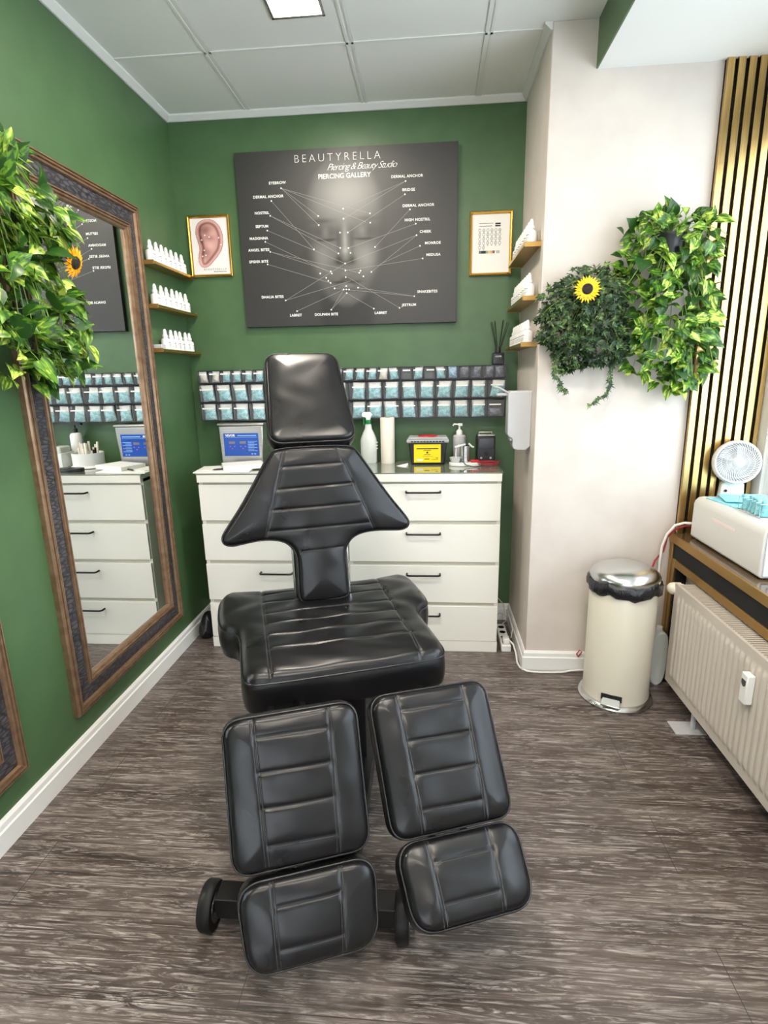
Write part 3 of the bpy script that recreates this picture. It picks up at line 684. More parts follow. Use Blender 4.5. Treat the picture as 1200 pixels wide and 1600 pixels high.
# ------------------------------------------------------------------ mirrors
def mirror_thing(y0, y1, label):
    z0, z1 = .205, 2.282
    t = thing('wall_mirror', label, 'mirror', (XL, (y0+y1)/2, z0)); w_ = (y1-y0)/2; h_ = z1-z0
    def ringframe(ins, prof):
        b = MB(); n = len(prof)
        for s in (-1,1):
            P0 = [(x, s*(w_-ins-a), ins+a) for a, x in prof]; P1 = [(x, s*(w_-ins-a), h_-ins-a) for a, x in prof]; b.add(P0+P1, [(i,i+1,n+i+1,n+i) for i in range(n-1)])
        for lo in (0,1):
            z = lambda a: (ins+a) if lo == 0 else (h_-ins-a)
            P0 = [(x, -(w_-ins-a), z(a)) for a, x in prof]; P1 = [(x, (w_-ins-a), z(a)) for a, x in prof]; b.add(P0+P1, [(i,i+1,n+i+1,n+i) for i in range(n-1)])
        return b
    part('outer_moulding', ringframe(0, [(0,0),(0,.020),(.003,.027),(.008,.028),(.010,.020),(.0125,.020),(.014,.029),(.020,.029),(.022,.021),(.0245,.021),(.026,.026),(.032,.025),(.036,.014)]), M['bronze'], t, smooth=12, label='bronze outer moulding')
    part('dark_panel', ringframe(.034, [(0,.014),(.010,.017),(.045,.019),(.060,.016)]), M['croc'], t, smooth=30, label='dark embossed panel')
    part('inner_moulding', ringframe(.092, [(0,.012),(.002,.024),(.008,.026),(.010,.019),(.0125,.019),(.014,.026),(.020,.025),(.022,.017),(.0245,.017),(.026,.020),(.031,.018),(.034,.008),(.034,.004)]), M['bronze'], t, smooth=12, label='bronze inner moulding')
    i_ = .125; part('mirror_glass', MB().box(.001,.005,-w_+i_,w_-i_,i_,h_-i_), M['mirror'], t)
    return t
m1 = mirror_thing(-1.0, -.045, 'tall bronze and black framed mirror beside the bottle shelves')
m2 = mirror_thing(-2.235, -1.285, 'second tall framed mirror, only its lower corner seen at the left edge')

# ------------------------------------------------------------------ treatment chair
YAW = .3366; CX, CY = .885, -1.019
chair = thing('treatment_chair', 'black padded treatment chair with split leg rests in the middle of the floor', 'treatment chair', (CX, CY, 0), YAW)
def w2l(x, y, z):
    dx, dy = x-CX, y-CY; c, s = math.cos(YAW), math.sin(YAW); return Vector((c*dx+s*dy, -s*dx+c*dy, z))
def cushion(name, poly, T, pos, th, res=.0034, bulge=.014, seams=(), grooves=(), r=.014, label=None, edge=.036, wob=.0018):
    # poly in (u, t): u to the right, t down the pad; seen face is +z
    poly = [(u, -t) for u, t in poly]
    xs = [p_[0] for p_ in poly]; ys = [p_[1] for p_ in poly]
    gx = np.arange(min(xs)-res, max(xs)+2*res, res); gy = np.arange(min(ys)-res, max(ys)+2*res, res)
    CXg, CYg = np.meshgrid((gx[:-1]+gx[1:])/2, (gy[:-1]+gy[1:])/2); ins = inpoly(np.stack([CXg.ravel(), CYg.ravel()], 1), poly).reshape(CXg.shape)
    nx = len(gx); used = {}; verts = []; faces = []
    def vid(i, j):
        k_ = j*nx+i
        if k_ not in used: used[k_] = len(verts); verts.append((gx[i], gy[j]))
        return used[k_]
    for j, i in zip(*np.nonzero(ins)): faces.append((vid(i,j), vid(i+1,j), vid(i+1,j+1), vid(i,j+1)))
    V = np.array(verts); cnt = {}
    for f in faces:
        for a, b_ in zip(f, f[1:]+f[:1]):
            k_ = (a, b_)
            if (b_, a) in cnt: del cnt[(b_, a)]
            else: cnt[k_] = 1
    nxt = {a: b_ for a, b_ in cnt}; bset = np.array(list(nxt)); d, near = polydist(V, poly); V[bset] = near[bset]
    d, _ = polydist(V, poly)
    z = np.where(d < r, np.sqrt(np.maximum(r*r-(r-d)**2, 0)), r)-r*.15
    z += bulge*(1-np.exp(-(d/edge)**1.3))
    def seg(a, b_):
        a, b_ = np.array((a[0], -a[1])), np.array((b_[0], -b_[1])); e = b_-a; tt = np.clip(((V-a)@e)/(e@e), 0, 1); return np.hypot(*(V-(a+tt[:,None]*e)).T)
    for a, b_, dep in seams: q = seg(a, b_); z -= dep*.9*np.exp(-(q/.0038)**2)+dep*.35*np.exp(-(q/.012)**2)
    for a, b_, dep in grooves: q = seg(a, b_); z -= dep*.8*np.exp(-(q/.0036)**2)+dep*.5*np.exp(-(q/.011)**2)
    z += wob*(np.sin(V[:,0]*31+1.3*np.sin(V[:,1]*23))*np.cos(V[:,1]*27+pos[0]*9))*(1-np.exp(-(d/.03)**2))
    z = np.maximum(z, -r*.15)
    n0 = len(V); allv = [(x, y, q) for (x, y), q in zip(V, z)]; fs = list(faces)
    loop = [next(iter(nxt))]
    while True:
        q = nxt[loop[-1]]
        if q == loop[0] or len(loop) > len(nxt): break
        loop.append(q)
    LV = V[loop]; tan = np.roll(LV,-2,0)-np.roll(LV,2,0); nr = np.stack([tan[:,1], -tan[:,0]], 1); nr /= np.maximum(np.hypot(*nr.T), 1e-9)[:,None]
    prev = loop
    for off, zz in ((.004,-.010),(.0065,-th*.35),(.006,-th*.7),(.003,-th*.92),(0,-th)):
        st = len(allv); allv += [(x+nx_*off, y+ny_*off, zz) for (x, y), (nx_, ny_) in zip(LV, nr)]; cur = list(range(st, st+len(loop)))
        m_ = len(loop); fs += [(prev[(i+1) % m_], prev[i], cur[i], cur[(i+1) % m_]) for i in range(m_)]; prev = cur
    st = len(allv); inner = {}
    for k_, q in enumerate(loop): inner[q] = prev[k_]
    for k_ in range(len(V)):
        if k_ not in inner: inner[k_] = len(allv); allv.append((V[k_][0], V[k_][1], -th))
    fs += [tuple(inner[q] for q in f[::-1]) for f in faces]
    me = bpy.data.meshes.new(name); me.from_pydata(allv, [], fs); me.materials.append(M['leather']); me.shade_smooth()
    bm = bmesh.new(); bm.from_mesh(me); bmesh.ops.recalc_face_normals(bm, faces=bm.faces); bm.to_mesh(me); bm.free()
    me.set_sharp_from_angle(angle=math.radians(75))
    o = bpy.data.objects.new(name, me); COL.objects.link(o); o.parent = chair
    u, v, zc = pos; c, s = math.cos(T), math.sin(T)
    o.matrix_local = Matrix(((1,0,0,u),(0,c,-s,-v),(0,s,c,zc),(0,0,0,1)))
    if label: o['label'] = label
    # piping round the seam
    lp = LV[::2]; pb = MB().tube([(x+a*.002, y+b_*.002, -.001) for (x, y), (a, b_) in zip(lp, nr[::2])], .0028, 6, closed=True)
    part('piping', pb, M['piping'], o, smooth=80)
    # raised thread along the long seams
    sb = MB()
    from_tree = V; 
    for a, b_, dep in list(seams):
        for so_ in (-.0042, .0042):
            pts = []; A = np.array((a[0], -a[1])); Bq = np.array((b_[0], -b_[1])); e = (Bq-A)/np.hypot(*(Bq-A)); nn = np.array((-e[1], e[0]))
            for q in np.linspace(.01, .99, 40):
                P_ = A+(Bq-A)*q+nn*so_
                if not inpoly(P_[None], poly)[0]: continue
                k_ = np.argmin(((V-P_)**2).sum(1)); pts.append((P_[0], P_[1], z[k_]+.0003))
            if len(pts) > 3: sb.tube(pts, .0007, 4)
    for a, b_, dep in list(grooves):
        if dep < .003: continue
        pts = []; A = np.array((a[0], -a[1])); Bq = np.array((b_[0], -b_[1]))
        for q in np.linspace(.02, .98, 24):
            P_ = A+(Bq-A)*q+np.array((0,-.004)); k_ = np.argmin(((V-P_)**2).sum(1)); pts.append((P_[0], P_[1], z[k_]+.0001))
        sb.tube(pts, .00055, 4)
    if sb.v: part('stitching', sb, M['thread'], o, label='grey stitching')
    return o
def rrect(wt, wb, l, r=.04):
    q = [(-wt/2,-l/2),(wt/2,-l/2),(wb/2,l/2),(-wb/2,l/2)]; out = []
    for i in range(4):
        p_, a, b_ = Vector(q[i]), Vector(q[i-1]), Vector(q[(i+1) % 4]); da = (a-p_).normalized(); db = (b_-p_).normalized()
        for k_ in range(9):
            t_ = k_/8; P0 = p_+da*r; P2 = p_+db*r; P1 = p_+(da+db)*r*.06; out.append(tuple((1-t_)**2*P0+2*t_*(1-t_)*P1+t_*t_*P2))
    return out
D2R = math.radians
# leg and foot rests
for (nm, u, v, z, th, l, w1, w2, lab) in (('leg_rest',-.195,.617,.499,64.2,.352,.336,.330,'leg rest cushion nearest the mirror'),('leg_rest',.194,.596,.488,51.9,.350,.338,.328,'leg rest cushion nearest the bin')):
    hl = l/2
    cushion(nm, rrect(w1, w2, l, .042), D2R(th), (u,v,z), .062, seams=[((-.096,-hl),(-.086,hl),.003),((.096,-hl),(.086,hl),.003)],
            grooves=[((-.088,-.130),(.088,-.127),.0034),((-.087,-.048),(.087,-.045),.0045),((-.084,.034),(.084,.037),.0045),((-.079,.117),(.080,.122),.0034)], label=lab)
for (nm, u, v, z, th, l, w1, w2, lab) in (('foot_rest',-.190,.756,.247,60.7,.186,.332,.300,'foot rest cushion nearest the mirror'),('foot_rest',.197,.778,.277,40.2,.186,.326,.306,'foot rest cushion nearest the bin')):
    hl = l/2
    cushion(nm, rrect(w1, w2, l, .052), D2R(th), (u,v,z), .070, seams=[((-.086,-hl),(-.082,hl),.003),((.080,-hl),(.068,hl),.003)], grooves=[((-.078,-.041),(.073,-.041),.003),((-.074,.046),(.068,.047),.003)], label=lab)
# seat
seatp = smoothpoly([(-.300,-.335),(-.350,-.345),(-.386,-.30),(-.390,-.20),(-.388,-.10),(-.372,-.030),(-.330,.000),(-.314,.04),(-.313,.15),(-.313,.24),(-.311,.310),(-.290,.345),(-.24,.351),(-.1,.353),(.1,.353),(.24,.351),(.290,.345),(.311,.310),(.313,.24),(.313,.15),(.314,.04),(.330,.000),(.372,-.030),(.388,-.10),(.390,-.20),(.386,-.30),(.350,-.345),(.300,-.335),(.22,-.322),(.1,-.318),(0,-.316),(-.1,-.318),(-.22,-.322)], 2)
cushion('seat', seatp, D2R(.7), (0,0,.641), .098, bulge=.016, seams=[((-.228,-.34),(-.232,.36),.0035),((.240,-.34),(.222,.36),.0035)], r=.022, edge=.035, wob=.0026,
        grooves=[((-.222,-.245),(.236,-.238),.003),((-.222,-.166),(.236,-.160),.003),((-.22,-.064),(.234,-.057),.0034),((-.218,.026),(.230,.029),.0034),((-.22,.114),(.232,.122),.0034),((-.223,.203),(.231,.220),.0034)], label='wide seat cushion with rolled rear corners')
# backrest with stem
bp_ = [(-.143,-.158),(-.165,-.135),(-.215,-.050),(-.275,.045),(-.335,.125),(-.350,.150),(-.345,.172),(-.318,.180),(-.29,.176),(-.22,.166),(-.16,.170),(-.115,.188),(-.090,.225),(-.086,.27),(-.089,.34),(-.090,.395),(-.080,.41),(0,.412),(.082,.41),(.094,.395),(.092,.34),(.090,.27),(.092,.225),(.118,.188),(.16,.170),(.22,.166),(.29,.172),(.318,.174),(.345,.165),(.350,.145),(.335,.12),(.275,.040),(.215,-.055),(.165,-.135),(.143,-.158),(0,-.162)]
cushion('backrest', smoothpoly(bp_, 2), D2R(78.7), (-.003,-.206,1.080), .075, bulge=.012,
        seams=[((-.107,-.158),(-.200,.172),.003),((.082,-.158),(.212,.172),.003)],
        grooves=[((-.122,-.091),(.104,-.096),.0036),((-.142,-.011),(.135,-.018),.0036),((-.164,.063),(.160,.058),.0036),((-.185,.139),(.187,.135),.0032),((-.070,.222),(.078,.217),.0022)], label='winged backrest narrowing to a stem')
headp = rrect(.284, .322, .425, .05)
cushion('headrest', headp, D2R(49.1), (0,-.377,1.419), .060, bulge=.010, label='rectangular headrest cushion', wob=.0012)
# steel work
b = MB()
b.box(-.25,.25,-.29,.29,.515,.548); part('seat_frame', b, M['blackmetal'], chair, bevel=.004)
part('column', MB().box(-.10,.10,-.08,.16,.12,.52), M['blackmetal'], chair, bevel=.006)
for s in (-1,1):
    a = MB(); x = s*.195; dv = (0,-1)
    c1 = (.617,.499,D2R(64.2)) if s < 0 else (.596,.488,D2R(51.9)); c2 = (.756,.247,D2R(60.7)) if s < 0 else (.778,.277,D2R(40.2))
    def at(c, t, n): v, z, th = c; return (v+t*math.cos(th)-n*math.sin(th), z-t*math.sin(th)-n*math.cos(th))
    for xo in (-.045,.045):
        p0 = (.27,.53); p1 = at(c1,-.15,.085); p2 = at(c1,.14,.085); p3 = at(c2,-.02,.09)
        a.tube([(x+xo,-q[0],q[1]) for q in (p0,p1,p2,p3)], .011, 8)
    part('leg_bracket', a, M['blackmetal'], chair)
    kn = MB().cyl((x-.10*s*0-.09,-.30,.50),(x-.09,-.345,.492),.020,12); 
    part('knob', kn, M['black'], chair, bevel=.002)
sb = MB(); sb.box(-.062,.062,.10,.22,.50,.60)
part('back_bracket', sb, M['blackmetal'], chair, bevel=.003)
for s in (-1,1):
    c_ = D2R(78.7); q = lambda t, n: (-(-.206+t*math.cos(c_)-n*math.sin(c_)), 1.080-t*math.sin(c_)-n*math.cos(c_))
    pts = [(s*.102, *q(.20,.05)), (s*.102, *q(.42,.05)), (s*.102, .20, .56)]
    part('steel_rail', MB().tube(pts, .007, 8), M['chrome'], chair, label='bright steel rail beside the stem')
    hh = D2R(49.1); hq = lambda t, n: (.377-t*math.cos(hh)+n*math.sin(hh), 1.419-t*math.sin(hh)-n*math.cos(hh))
    part('headrest_bracket', MB().tube([(s*.05, *hq(.0,.075)), (s*.05, *hq(.20,.078)), (s*.05, *q(-.08,.09)), (s*.05, *q(.1,.09))], .008, 8), M['blackmetal'], chair)
# base, square to the room
def lbox(x0, x1, y0, y1, z0, z1):
    c = w2l((x0+x1)/2, (y0+y1)/2, (z0+z1)/2); T = Matrix.Translation(c) @ Matrix.Rotation(-YAW, 4, 'Z'); hx, hy, hz = (x1-x0)/2, (y1-y0)/2, (z1-z0)/2
    return MB().box(-hx,hx,-hy,hy,-hz,hz,T)
part('base_beam', lbox(.80,1.03,-1.60,-.62,.062,.118), M['blackmetal'], chair, bevel=.004)
part('front_crossbar', lbox(.650,1.145,-1.655,-1.590,.050,.112), M['blackmetal'], chair, bevel=.003)
part('rear_crossbar', lbox(.62,1.18,-.66,-.59,.035,.10), M['blackmetal'], chair, bevel=.003)
for x in (.64, 1.16):
    part('rubber_foot', lbox(x-.02,x+.02,-.65,-.60,0,.035), M['rubber'], chair, bevel=.004)
for x, s in ((.627,-1),(1.163,1)):
    c = w2l(x, -1.628, .064); ax = w2l(x+1, -1.628, .064)-c; ax.z = 0; ax.normalize()
    T = Matrix.Translation(c) @ ax.to_track_quat('Z','X').to_matrix().to_4x4()
    wh = part('wheel', MB().lathe([(.020,-.016),(.050,-.019),(.060,-.018),(.064,-.012),(.064,.012),(.060,.018),(.050,.019),(.020,.016)], 32, T), M['rubber'], chair)
    part('wheel_hub', MB().lathe([(.0,-.024),(.012,-.024),(.018,-.018),(.040,-.0195),(.041,.0195),(.018,.018),(.012,.024),(0,.024)], 24, T, cap=False), M['chrome'], wh, label='steel wheel hub')

# ------------------------------------------------------------------ pedal bin
t = thing('pedal_bin', 'tall cream pedal bin with steel dome lid standing by the radiator', 'bin', (2.105, -.395, 0))
part('base_ring', MB().lathe([(.150,0),(.163,.002),(.165,.012),(.158,.022),(.146,.028)], 48), M['chrome'], t, label='steel base ring')
part('body', MB().lathe([(.1445,.020),(.1445,.565),(.140,.575)], 48), M['offwhite'], t)
bg = MB(); n = 72; v = []; prof = [(.146,.535),(.158,.548),(.160,.572),(.150,.594),(.140,.596)]
for r_, z in prof:
    for i in range(n):
        a = 2*PI*i/n; q = 1+.02*math.sin(9*a+z*60)+.015*math.sin(23*a+z*130); v.append((r_*q*math.cos(a), r_*q*math.sin(a), z+.006*math.sin(5*a)+.004*math.sin(13*a)))
bg.add(v, [(j*n+i, j*n+(i+1)%n, (j+1)*n+(i+1)%n, (j+1)*n+i) for j in range(len(prof)-1) for i in range(n)])
part('bin_bag', bg, M['bag'], t, smooth=60, label='black bin bag folded over the rim')
part('lid', MB().lathe([(.1475,.588),(.1490,.592),(.1490,.606),(.143,.618),(.125,.634),(.095,.648),(.05,.656),(.0005,.658)], 48, cap=False), M['chrome'], t, smooth=60, label='brushed steel dome lid')
a = -PI/2-.42; ca, sa = math.cos(a), math.sin(a)
R_ = Matrix.Rotation(a+PI/2, 4, 'Z')
part('pedal', MB().add([(-.038,-.145,.062),(.038,-.145,.062),(.042,-.178,.040),(-.042,-.178,.040),(-.038,-.145,.052),(.038,-.145,.052),(.042,-.176,.032),(-.042,-.176,.032)], [(0,3,2,1),(4,5,6,7),(0,1,5,4),(1,2,6,5),(2,3,7,6),(3,0,4,7)], R_), M['chrome'], t, bevel=.003)
part('pedal_slot', MB().box(-.044,.044,-.1465,-.143,.050,.078, R_), M['black'], t)
# canister behind it
t = thing('plastic_canister', 'translucent white canister on the floor between bin and radiator', 'canister', (2.326, -.255, 0))
part('body', MB().prism(smoothpoly([(-.035,0),(.045,0),(.045,.24),(.03,.275),(-.005,.275),(-.035,.22)],2), -.045, .045, Matrix(((1,0,0,0),(0,0,-1,0),(0,1,0,0),(0,0,0,1)))), M['frost'], t, bevel=.006)
part('cap', MB().lathe([(.014,0),(.014,.018),(.012,.02)], 16, Matrix.Translation((.012,0,.272))), M['plastic'], t)

# ------------------------------------------------------------------ radiator
t = thing('radiator', 'beige ribbed panel radiator under the window sill', 'radiator', (2.30, -.455, .125))
Lr, Hr = 2.4, .462
ny, nz = 801, 30; Y_ = -np.linspace(0, Lr, ny); Zs = np.concatenate([[0,.01,.03,.040,.048,.056], np.linspace(.07,Hr-.07,18), [Hr-.056,Hr-.048,Hr-.040,Hr-.03,Hr-.01,Hr]])
YY, ZZ = np.meshgrid(Y_, Zs); pit = .0335
ph = ((-YY) % pit)/pit; rib = np.clip(1.6*np.abs(np.sin(PI*ph))-.35, 0, 1); wz = np.clip((np.minimum(ZZ, Hr-ZZ)-.040)/.012, 0, 1)*np.clip((-YY-.03)/.01, 0, 1)
Xg = -.0*YY-.0065*rib*wz
v = list(zip(Xg.ravel(), YY.ravel(), ZZ.ravel())); nzz = len(Zs)
b = MB().add(v, [(j*ny+i, (j+1)*ny+i, (j+1)*ny+i+1, j*ny+i+1) for j in range(nzz-1) for i in range(ny-1)])
part('front_panel', b, M['radiator'], t, smooth=30)
b = MB(); b.box(.001,.10,-.004,0,.03,Hr-.006); b.box(.001,.10,-Lr,-Lr+.004,.03,Hr-.006); b.box(.098,.102,-Lr,0,0,Hr); b.box(.0005,.006,-Lr,0,Hr-.004,Hr)
b.box(.0008,.012,-Lr,0,0,.002)
part('casing', b, M['radiator'], t, bevel=.001)
b = MB()
for i in range(150): y = -.012-i*.016; b.box(.006,.098,y-.008,y,Hr-.010,Hr-.006)
b.box(.006,.016,-Lr,0,Hr-.008,Hr-.003); b.box(.088,.098,-Lr,0,Hr-.008,Hr-.003)
part('top_grille', b, M['radiator'], t, smooth=0)
part('convector', MB().box(.010,.094,-Lr+.01,-.01,.03,Hr-.05), M['radin'], t)
for y in (-.19, -1.9):
    b = MB().box(.045,.055,y-.012,y+.012,-.122,.01); b.box(-.035,.09,y-.045,y+.045,-.125,-.120)
    part('floor_bracket', b, M['plasticgrey'], t, bevel=.001)
part('valve', MB().cyl((.035,.012,.428),(.035,-.004,.428),.012,12).cyl((.045,.02,.43),(.028,.02,.43),.020,20).lathe([(.022,0),(.0265,.004),(.027,.034),(.0245,.046),(.014,.058),(.004,.061)], 24, Matrix.Translation((.036,.02,.43)) @ Matrix.Rotation(-PI/2,4,'Y')), M['valve'], t, label='cream thermostatic valve head')
b = MB().cyl((.045,.012,.43),(.128,.012,.43),.007,10); part('pipe', b, M['valve'], t)
mt = thing('heat_meter', 'small white heat meter with dark display clipped on the radiator front', 'heat meter', (2.2935, -1.092, .410))
part('case', MB().box(-.027,-.0005,-.019,.019,0,.105), M['plastic'], mt, bevel=.004)
part('display', MB().lathe([(.0005,0),(.0125,.0)],20,Matrix.Translation((-.0275,0,.072)) @ Matrix.Rotation(-PI/2,4,'Y'),cap=False), mat('lcd', (.06,.07,.07), .2), mt, smooth=0)
part('display', MB().box(-.0278,-.0271,-.0125,.0125,.068,.084), mat('lcd_glass', (.07,.08,.08), .15), mt, bevel=.002)

# ------------------------------------------------------------------ appliance on the sill
t = thing('steriliser', 'white box-shaped steriliser with rounded edges on the window sill', 'steriliser', (2.425, -.815, .738))
prof = [(.0,.015),(.0,.165),(.006,.18),(.018,.192),(.035,.195),(.225,.195),(.242,.192),(.25,.18),(.25,.015),(.24,.006),(.01,.006)]
Tp = Matrix(((1,0,0,0),(0,0,-1,.0),(0,1,0,0),(0,0,0,1)))
b = MB().prism(prof, -.548, 0, Tp); part('body', b, mat('steriliser_shell', srgb(214,212,208), .3), t, bevel=.004)
part('front_face', MB().box(.012,.24,-.006,.0,.014,.186), mat('steriliser_front', srgb(222,230,240), .2), t, bevel=.004)
part('door', MB().box(.03,.225,-.010,-.006,.03,.135), mat('steriliser_door', srgb(212,222,234), .18), t, bevel=.003)
part('sticker', MB().box(-.0008,.0002,.185,.375,.128,.140), M['pink'], t)
for x_ in (.03,.22):
    for y_ in (.03,.52): part('rubber_foot', MB().cyl((x_,y_,0),(x_,y_,.0062),.012,12), M['rubber'], t)
ZB = .738+.195
# sterile pouches lying flat
teal = pouchmat('teal_pouch_film', srgb(96,190,205), srgb(170,228,236), 2)
def flatpouch(cx_, cy_, rz, w_, l_, z, label, seed):
    rg = np.random.RandomState(seed); nx, ny = 12, 9; v = []; f = []
    for lay in (0,1):
        for j in range(ny):
            for i in range(nx):
                v.append(((i/(nx-1)-.5)*w_, (j/(ny-1)-.5)*l_, (.0035+rg.uniform(0,.004)*math.sin(PI*i/(nx-1))*math.sin(PI*j/(ny-1)) if lay == 0 else .0005)))
    o_ = nx*ny
    for j in range(ny-1):
        for i in range(nx-1): q = (j*nx+i, j*nx+i+1, (j+1)*nx+i+1, (j+1)*nx+i); f += [q, tuple(k_+o_ for k_ in q[::-1])]
    bd = [i for i in range(nx)]+[j*nx+nx-1 for j in range(1,ny)]+[(ny-1)*nx+i for i in range(nx-2,-1,-1)]+[j*nx for j in range(ny-2,0,-1)]
    for a_, c_ in zip(bd, bd[1:]+bd[:1]): f.append((a_, a_+o_, c_+o_, c_))
    m_ = MB().add(v, f).mesh('instrument_pouch', teal, 60); u_ = m_.uv_layers.new(name='uv')
    tag(link('instrument_pouch', m_, None, (cx_,cy_,z), (0,0,rz)), label, 'pouch')
flatpouch(2.545,-.40,.15,.155,.20,ZB,'teal instrument pouch lying flat on the steriliser, far end',3)
flatpouch(2.56,-.36,-.25,.12,.16,ZB+.008,'teal instrument pouch lying on top of the flat pouch on the steriliser',4)
rk = thing('wire_rack', 'small wire rack of teal pouches standing on the steriliser', 'wire rack', (2.535,-.60,ZB))
for i in range(6):
    y = -.075+i*.03; b = MB().tube([(-.055,y,.002),(-.055,y,.055),(.055,y,.055),(.055,y,.002)], .0013, 6); part('hoop', b, M['chrome'], rk)
part('rail', MB().tube([(-.055,-.085,.002),(-.055,.085,.002),(.055,.085,.002),(.055,-.085,.002)], .0015, 6, closed=True), M['chrome'], rk)
for i in range(5):
    me = pouch_mesh(.085,.062,50+i); me.materials.append(teal)
    tag(link('instrument_pouch', me, None, (2.535+random.uniform(-.006,.006), -.66+i*.03, ZB+.003), (random.uniform(-.12,.12),0,random.uniform(-.1,.1))), 'teal instrument pouch standing in the wire rack, %s from its near end' % ORD[i], 'pouch', 'pouches in the wire rack')
# fan
t = thing('desk_fan', 'small white round desk fan between the steriliser and the gold slats', 'fan', (2.60,-.225,.738), -.18)
part('stand', MB().prism(smoothpoly([(-.055,0),(.055,0),(.050,.24),(.03,.262),(-.03,.262),(-.050,.24)],1), -.02, .02, Matrix(((1,0,0,0),(0,0,-1,0),(0,1,0,0),(0,0,0,1)))), M['plastic'], t, bevel=.005)
Tf = Matrix.Translation((0,-.022,.345)) @ Matrix.Rotation(D2R(90-8),4,'X')
part('cage_ring', MB().lathe([(.080,-.022),(.092,-.022),(.097,-.010),(.097,.016),(.091,.024),(.086,.022),(.084,.010),(.080,-.022)], 48, Tf, cap=False), M['plastic'], t, smooth=50)
part('cage_back', MB().lathe([(.0005,-.024),(.085,-.021),(.085,-.019),(.0005,-.022)], 40, Tf, cap=False), M['plasticgrey'], t)
g_ = MB()
for k_ in range(44):
    a = 2*PI*k_/44; g_.tube([Tf @ Vector((r_*math.cos(a+q), r_*math.sin(a+q), zz)) for r_, q, zz in ((.024,0,.026),(.045,.10,.028),(.066,.28,.027),(.087,.52,.021))], .0012, 4)
for r_ in (.045,.066): g_.tube([Tf @ Vector((r_*math.cos(a), r_*math.sin(a), .026)) for a in np.linspace(0,2*PI,37)[:-1]], .0009, 4, closed=True)
gr = part('grille', g_, M['plastic'], t)
part('hub_cap', MB().lathe([(.0245,.022),(.0245,.028),(.020,.031),(.0005,.032)], 28, Tf), M['plasticgrey'], t)
for k_ in range(5):
    a = 2*PI*k_/5; v = []
    for r_ in (.012,.035,.058,.076):
        for q in (-.32,-.1,.1,.32): v.append(tuple(Tf @ Vector((r_*math.cos(a+q*1.1), r_*math.sin(a+q*1.1), -.004+.022*q))))
    part('blade', MB().add(v, [(j*4+i,j*4+i+1,(j+1)*4+i+1,(j+1)*4+i) for j in range(3) for i in range(3)]), M['plasticgrey'], t)
part('button', MB().cyl((-.028,-.0205,.215),(-.028,-.025,.215),.006,12), M['black'], t)

# hoses from the steriliser and floor cables
hs = part('hose', MB().tube([(2.45,-.2515,.80),(2.41,-.235,.80),(2.375,-.222,.785),(2.345,-.215,.74),(2.33,-.21,.68),(2.327,-.21,.60),(2.33,-.21,.50),(2.335,-.212,.38)], .006, 8), M['cord']); tag(hs, 'white hose curving down from the steriliser behind the bin', 'hose')
hs = part('hose', MB().tube([(2.46,-.2475,.785),(2.42,-.222,.782),(2.385,-.205,.762),(2.355,-.197,.72),(2.345,-.193,.65),(2.31,-.193,.60),(2.30,-.195,.56)], .0045, 8), M['redcord']); tag(hs, 'red hose beside the white one behind the bin', 'hose')
ps = thing('power_strip', 'white power strip on the floor between chest and pillar', 'power strip', (1.652,.145,0))
part('case', MB().box(-.026,.026,-.14,.14,0,.038), M['plastic'], ps, bevel=.004)
for i in range(4): part('socket', MB().lathe([(.0005,0),(.017,0),(.019,.0012),(.019,0)],20,Matrix.Translation((0,-.10+i*.065,.038))), M['plasticgrey'], ps)
part('plug', MB().box(-.016,.02,-.125,-.075,.0395,.07), M['plastic'], ps, bevel=.006)
cb_ = part('power_cable', MB().tube([(1.672,.045,.052),(1.69,.01,.045),(1.697,-.05,.02),(1.693,-.12,.006),(1.70,-.17,.0055),(1.73,-.205,.0055),(1.79,-.213,.0055),(1.86,-.212,.0055),(1.90,-.208,.0055),(1.95,-.200,.012),(2.02,-.196,.015),(2.12,-.197,.014),(2.2,-.2,.006),(2.30,-.205,.006)], .0048, 8), M['cord']); tag(cb_, 'white cable running along the pillar baseboard to behind the bin', 'cable')
cc = part('power_cable', MB().tube([(1.60,.40,.11),(1.64,.38,.17),(1.675,.34,.14),(1.685,.28,.06),(1.66,.24,.06)], .003, 8), M['plasticgrey']); tag(cc, 'grey cable looping up beside the chest side near the back wall', 'cable')
cc = part('power_cable', MB().tube([(1.60,.30,.07),(1.65,.28,.11),(1.692,.20,.12),(1.70,.12,.08),(1.685,.07,.055)], .003, 8), M['plasticgrey']); tag(cc, 'grey cable looping over the power strip beside the pillar', 'cable')
rc = part('cable_clip', MB().tube([(1.985,-.191,.085),(1.975,-.191,.10),(1.99,-.191,.122),(2.0,-.191,.112),(1.985,-.191,.085)], .003, 6), M['redcord']); tag(rc, 'small red cable loop by the pillar baseboard behind the bin', 'cable')
bagv = MB().sphere((0,0,0), 1, (.052,.11,.075)); 
bgo = part('black_bag', MB().lathe([(.03,0),(.048,.004),(.056,.03),(.05,.07),(.035,.11),(.022,.135),(.012,.14)], 20), M['bag'], loc=(-.085,.16,0)); bgo.scale = (1,1.6,1); tag(bgo, 'crumpled black bag on the floor between left wall and chest', 'bag')

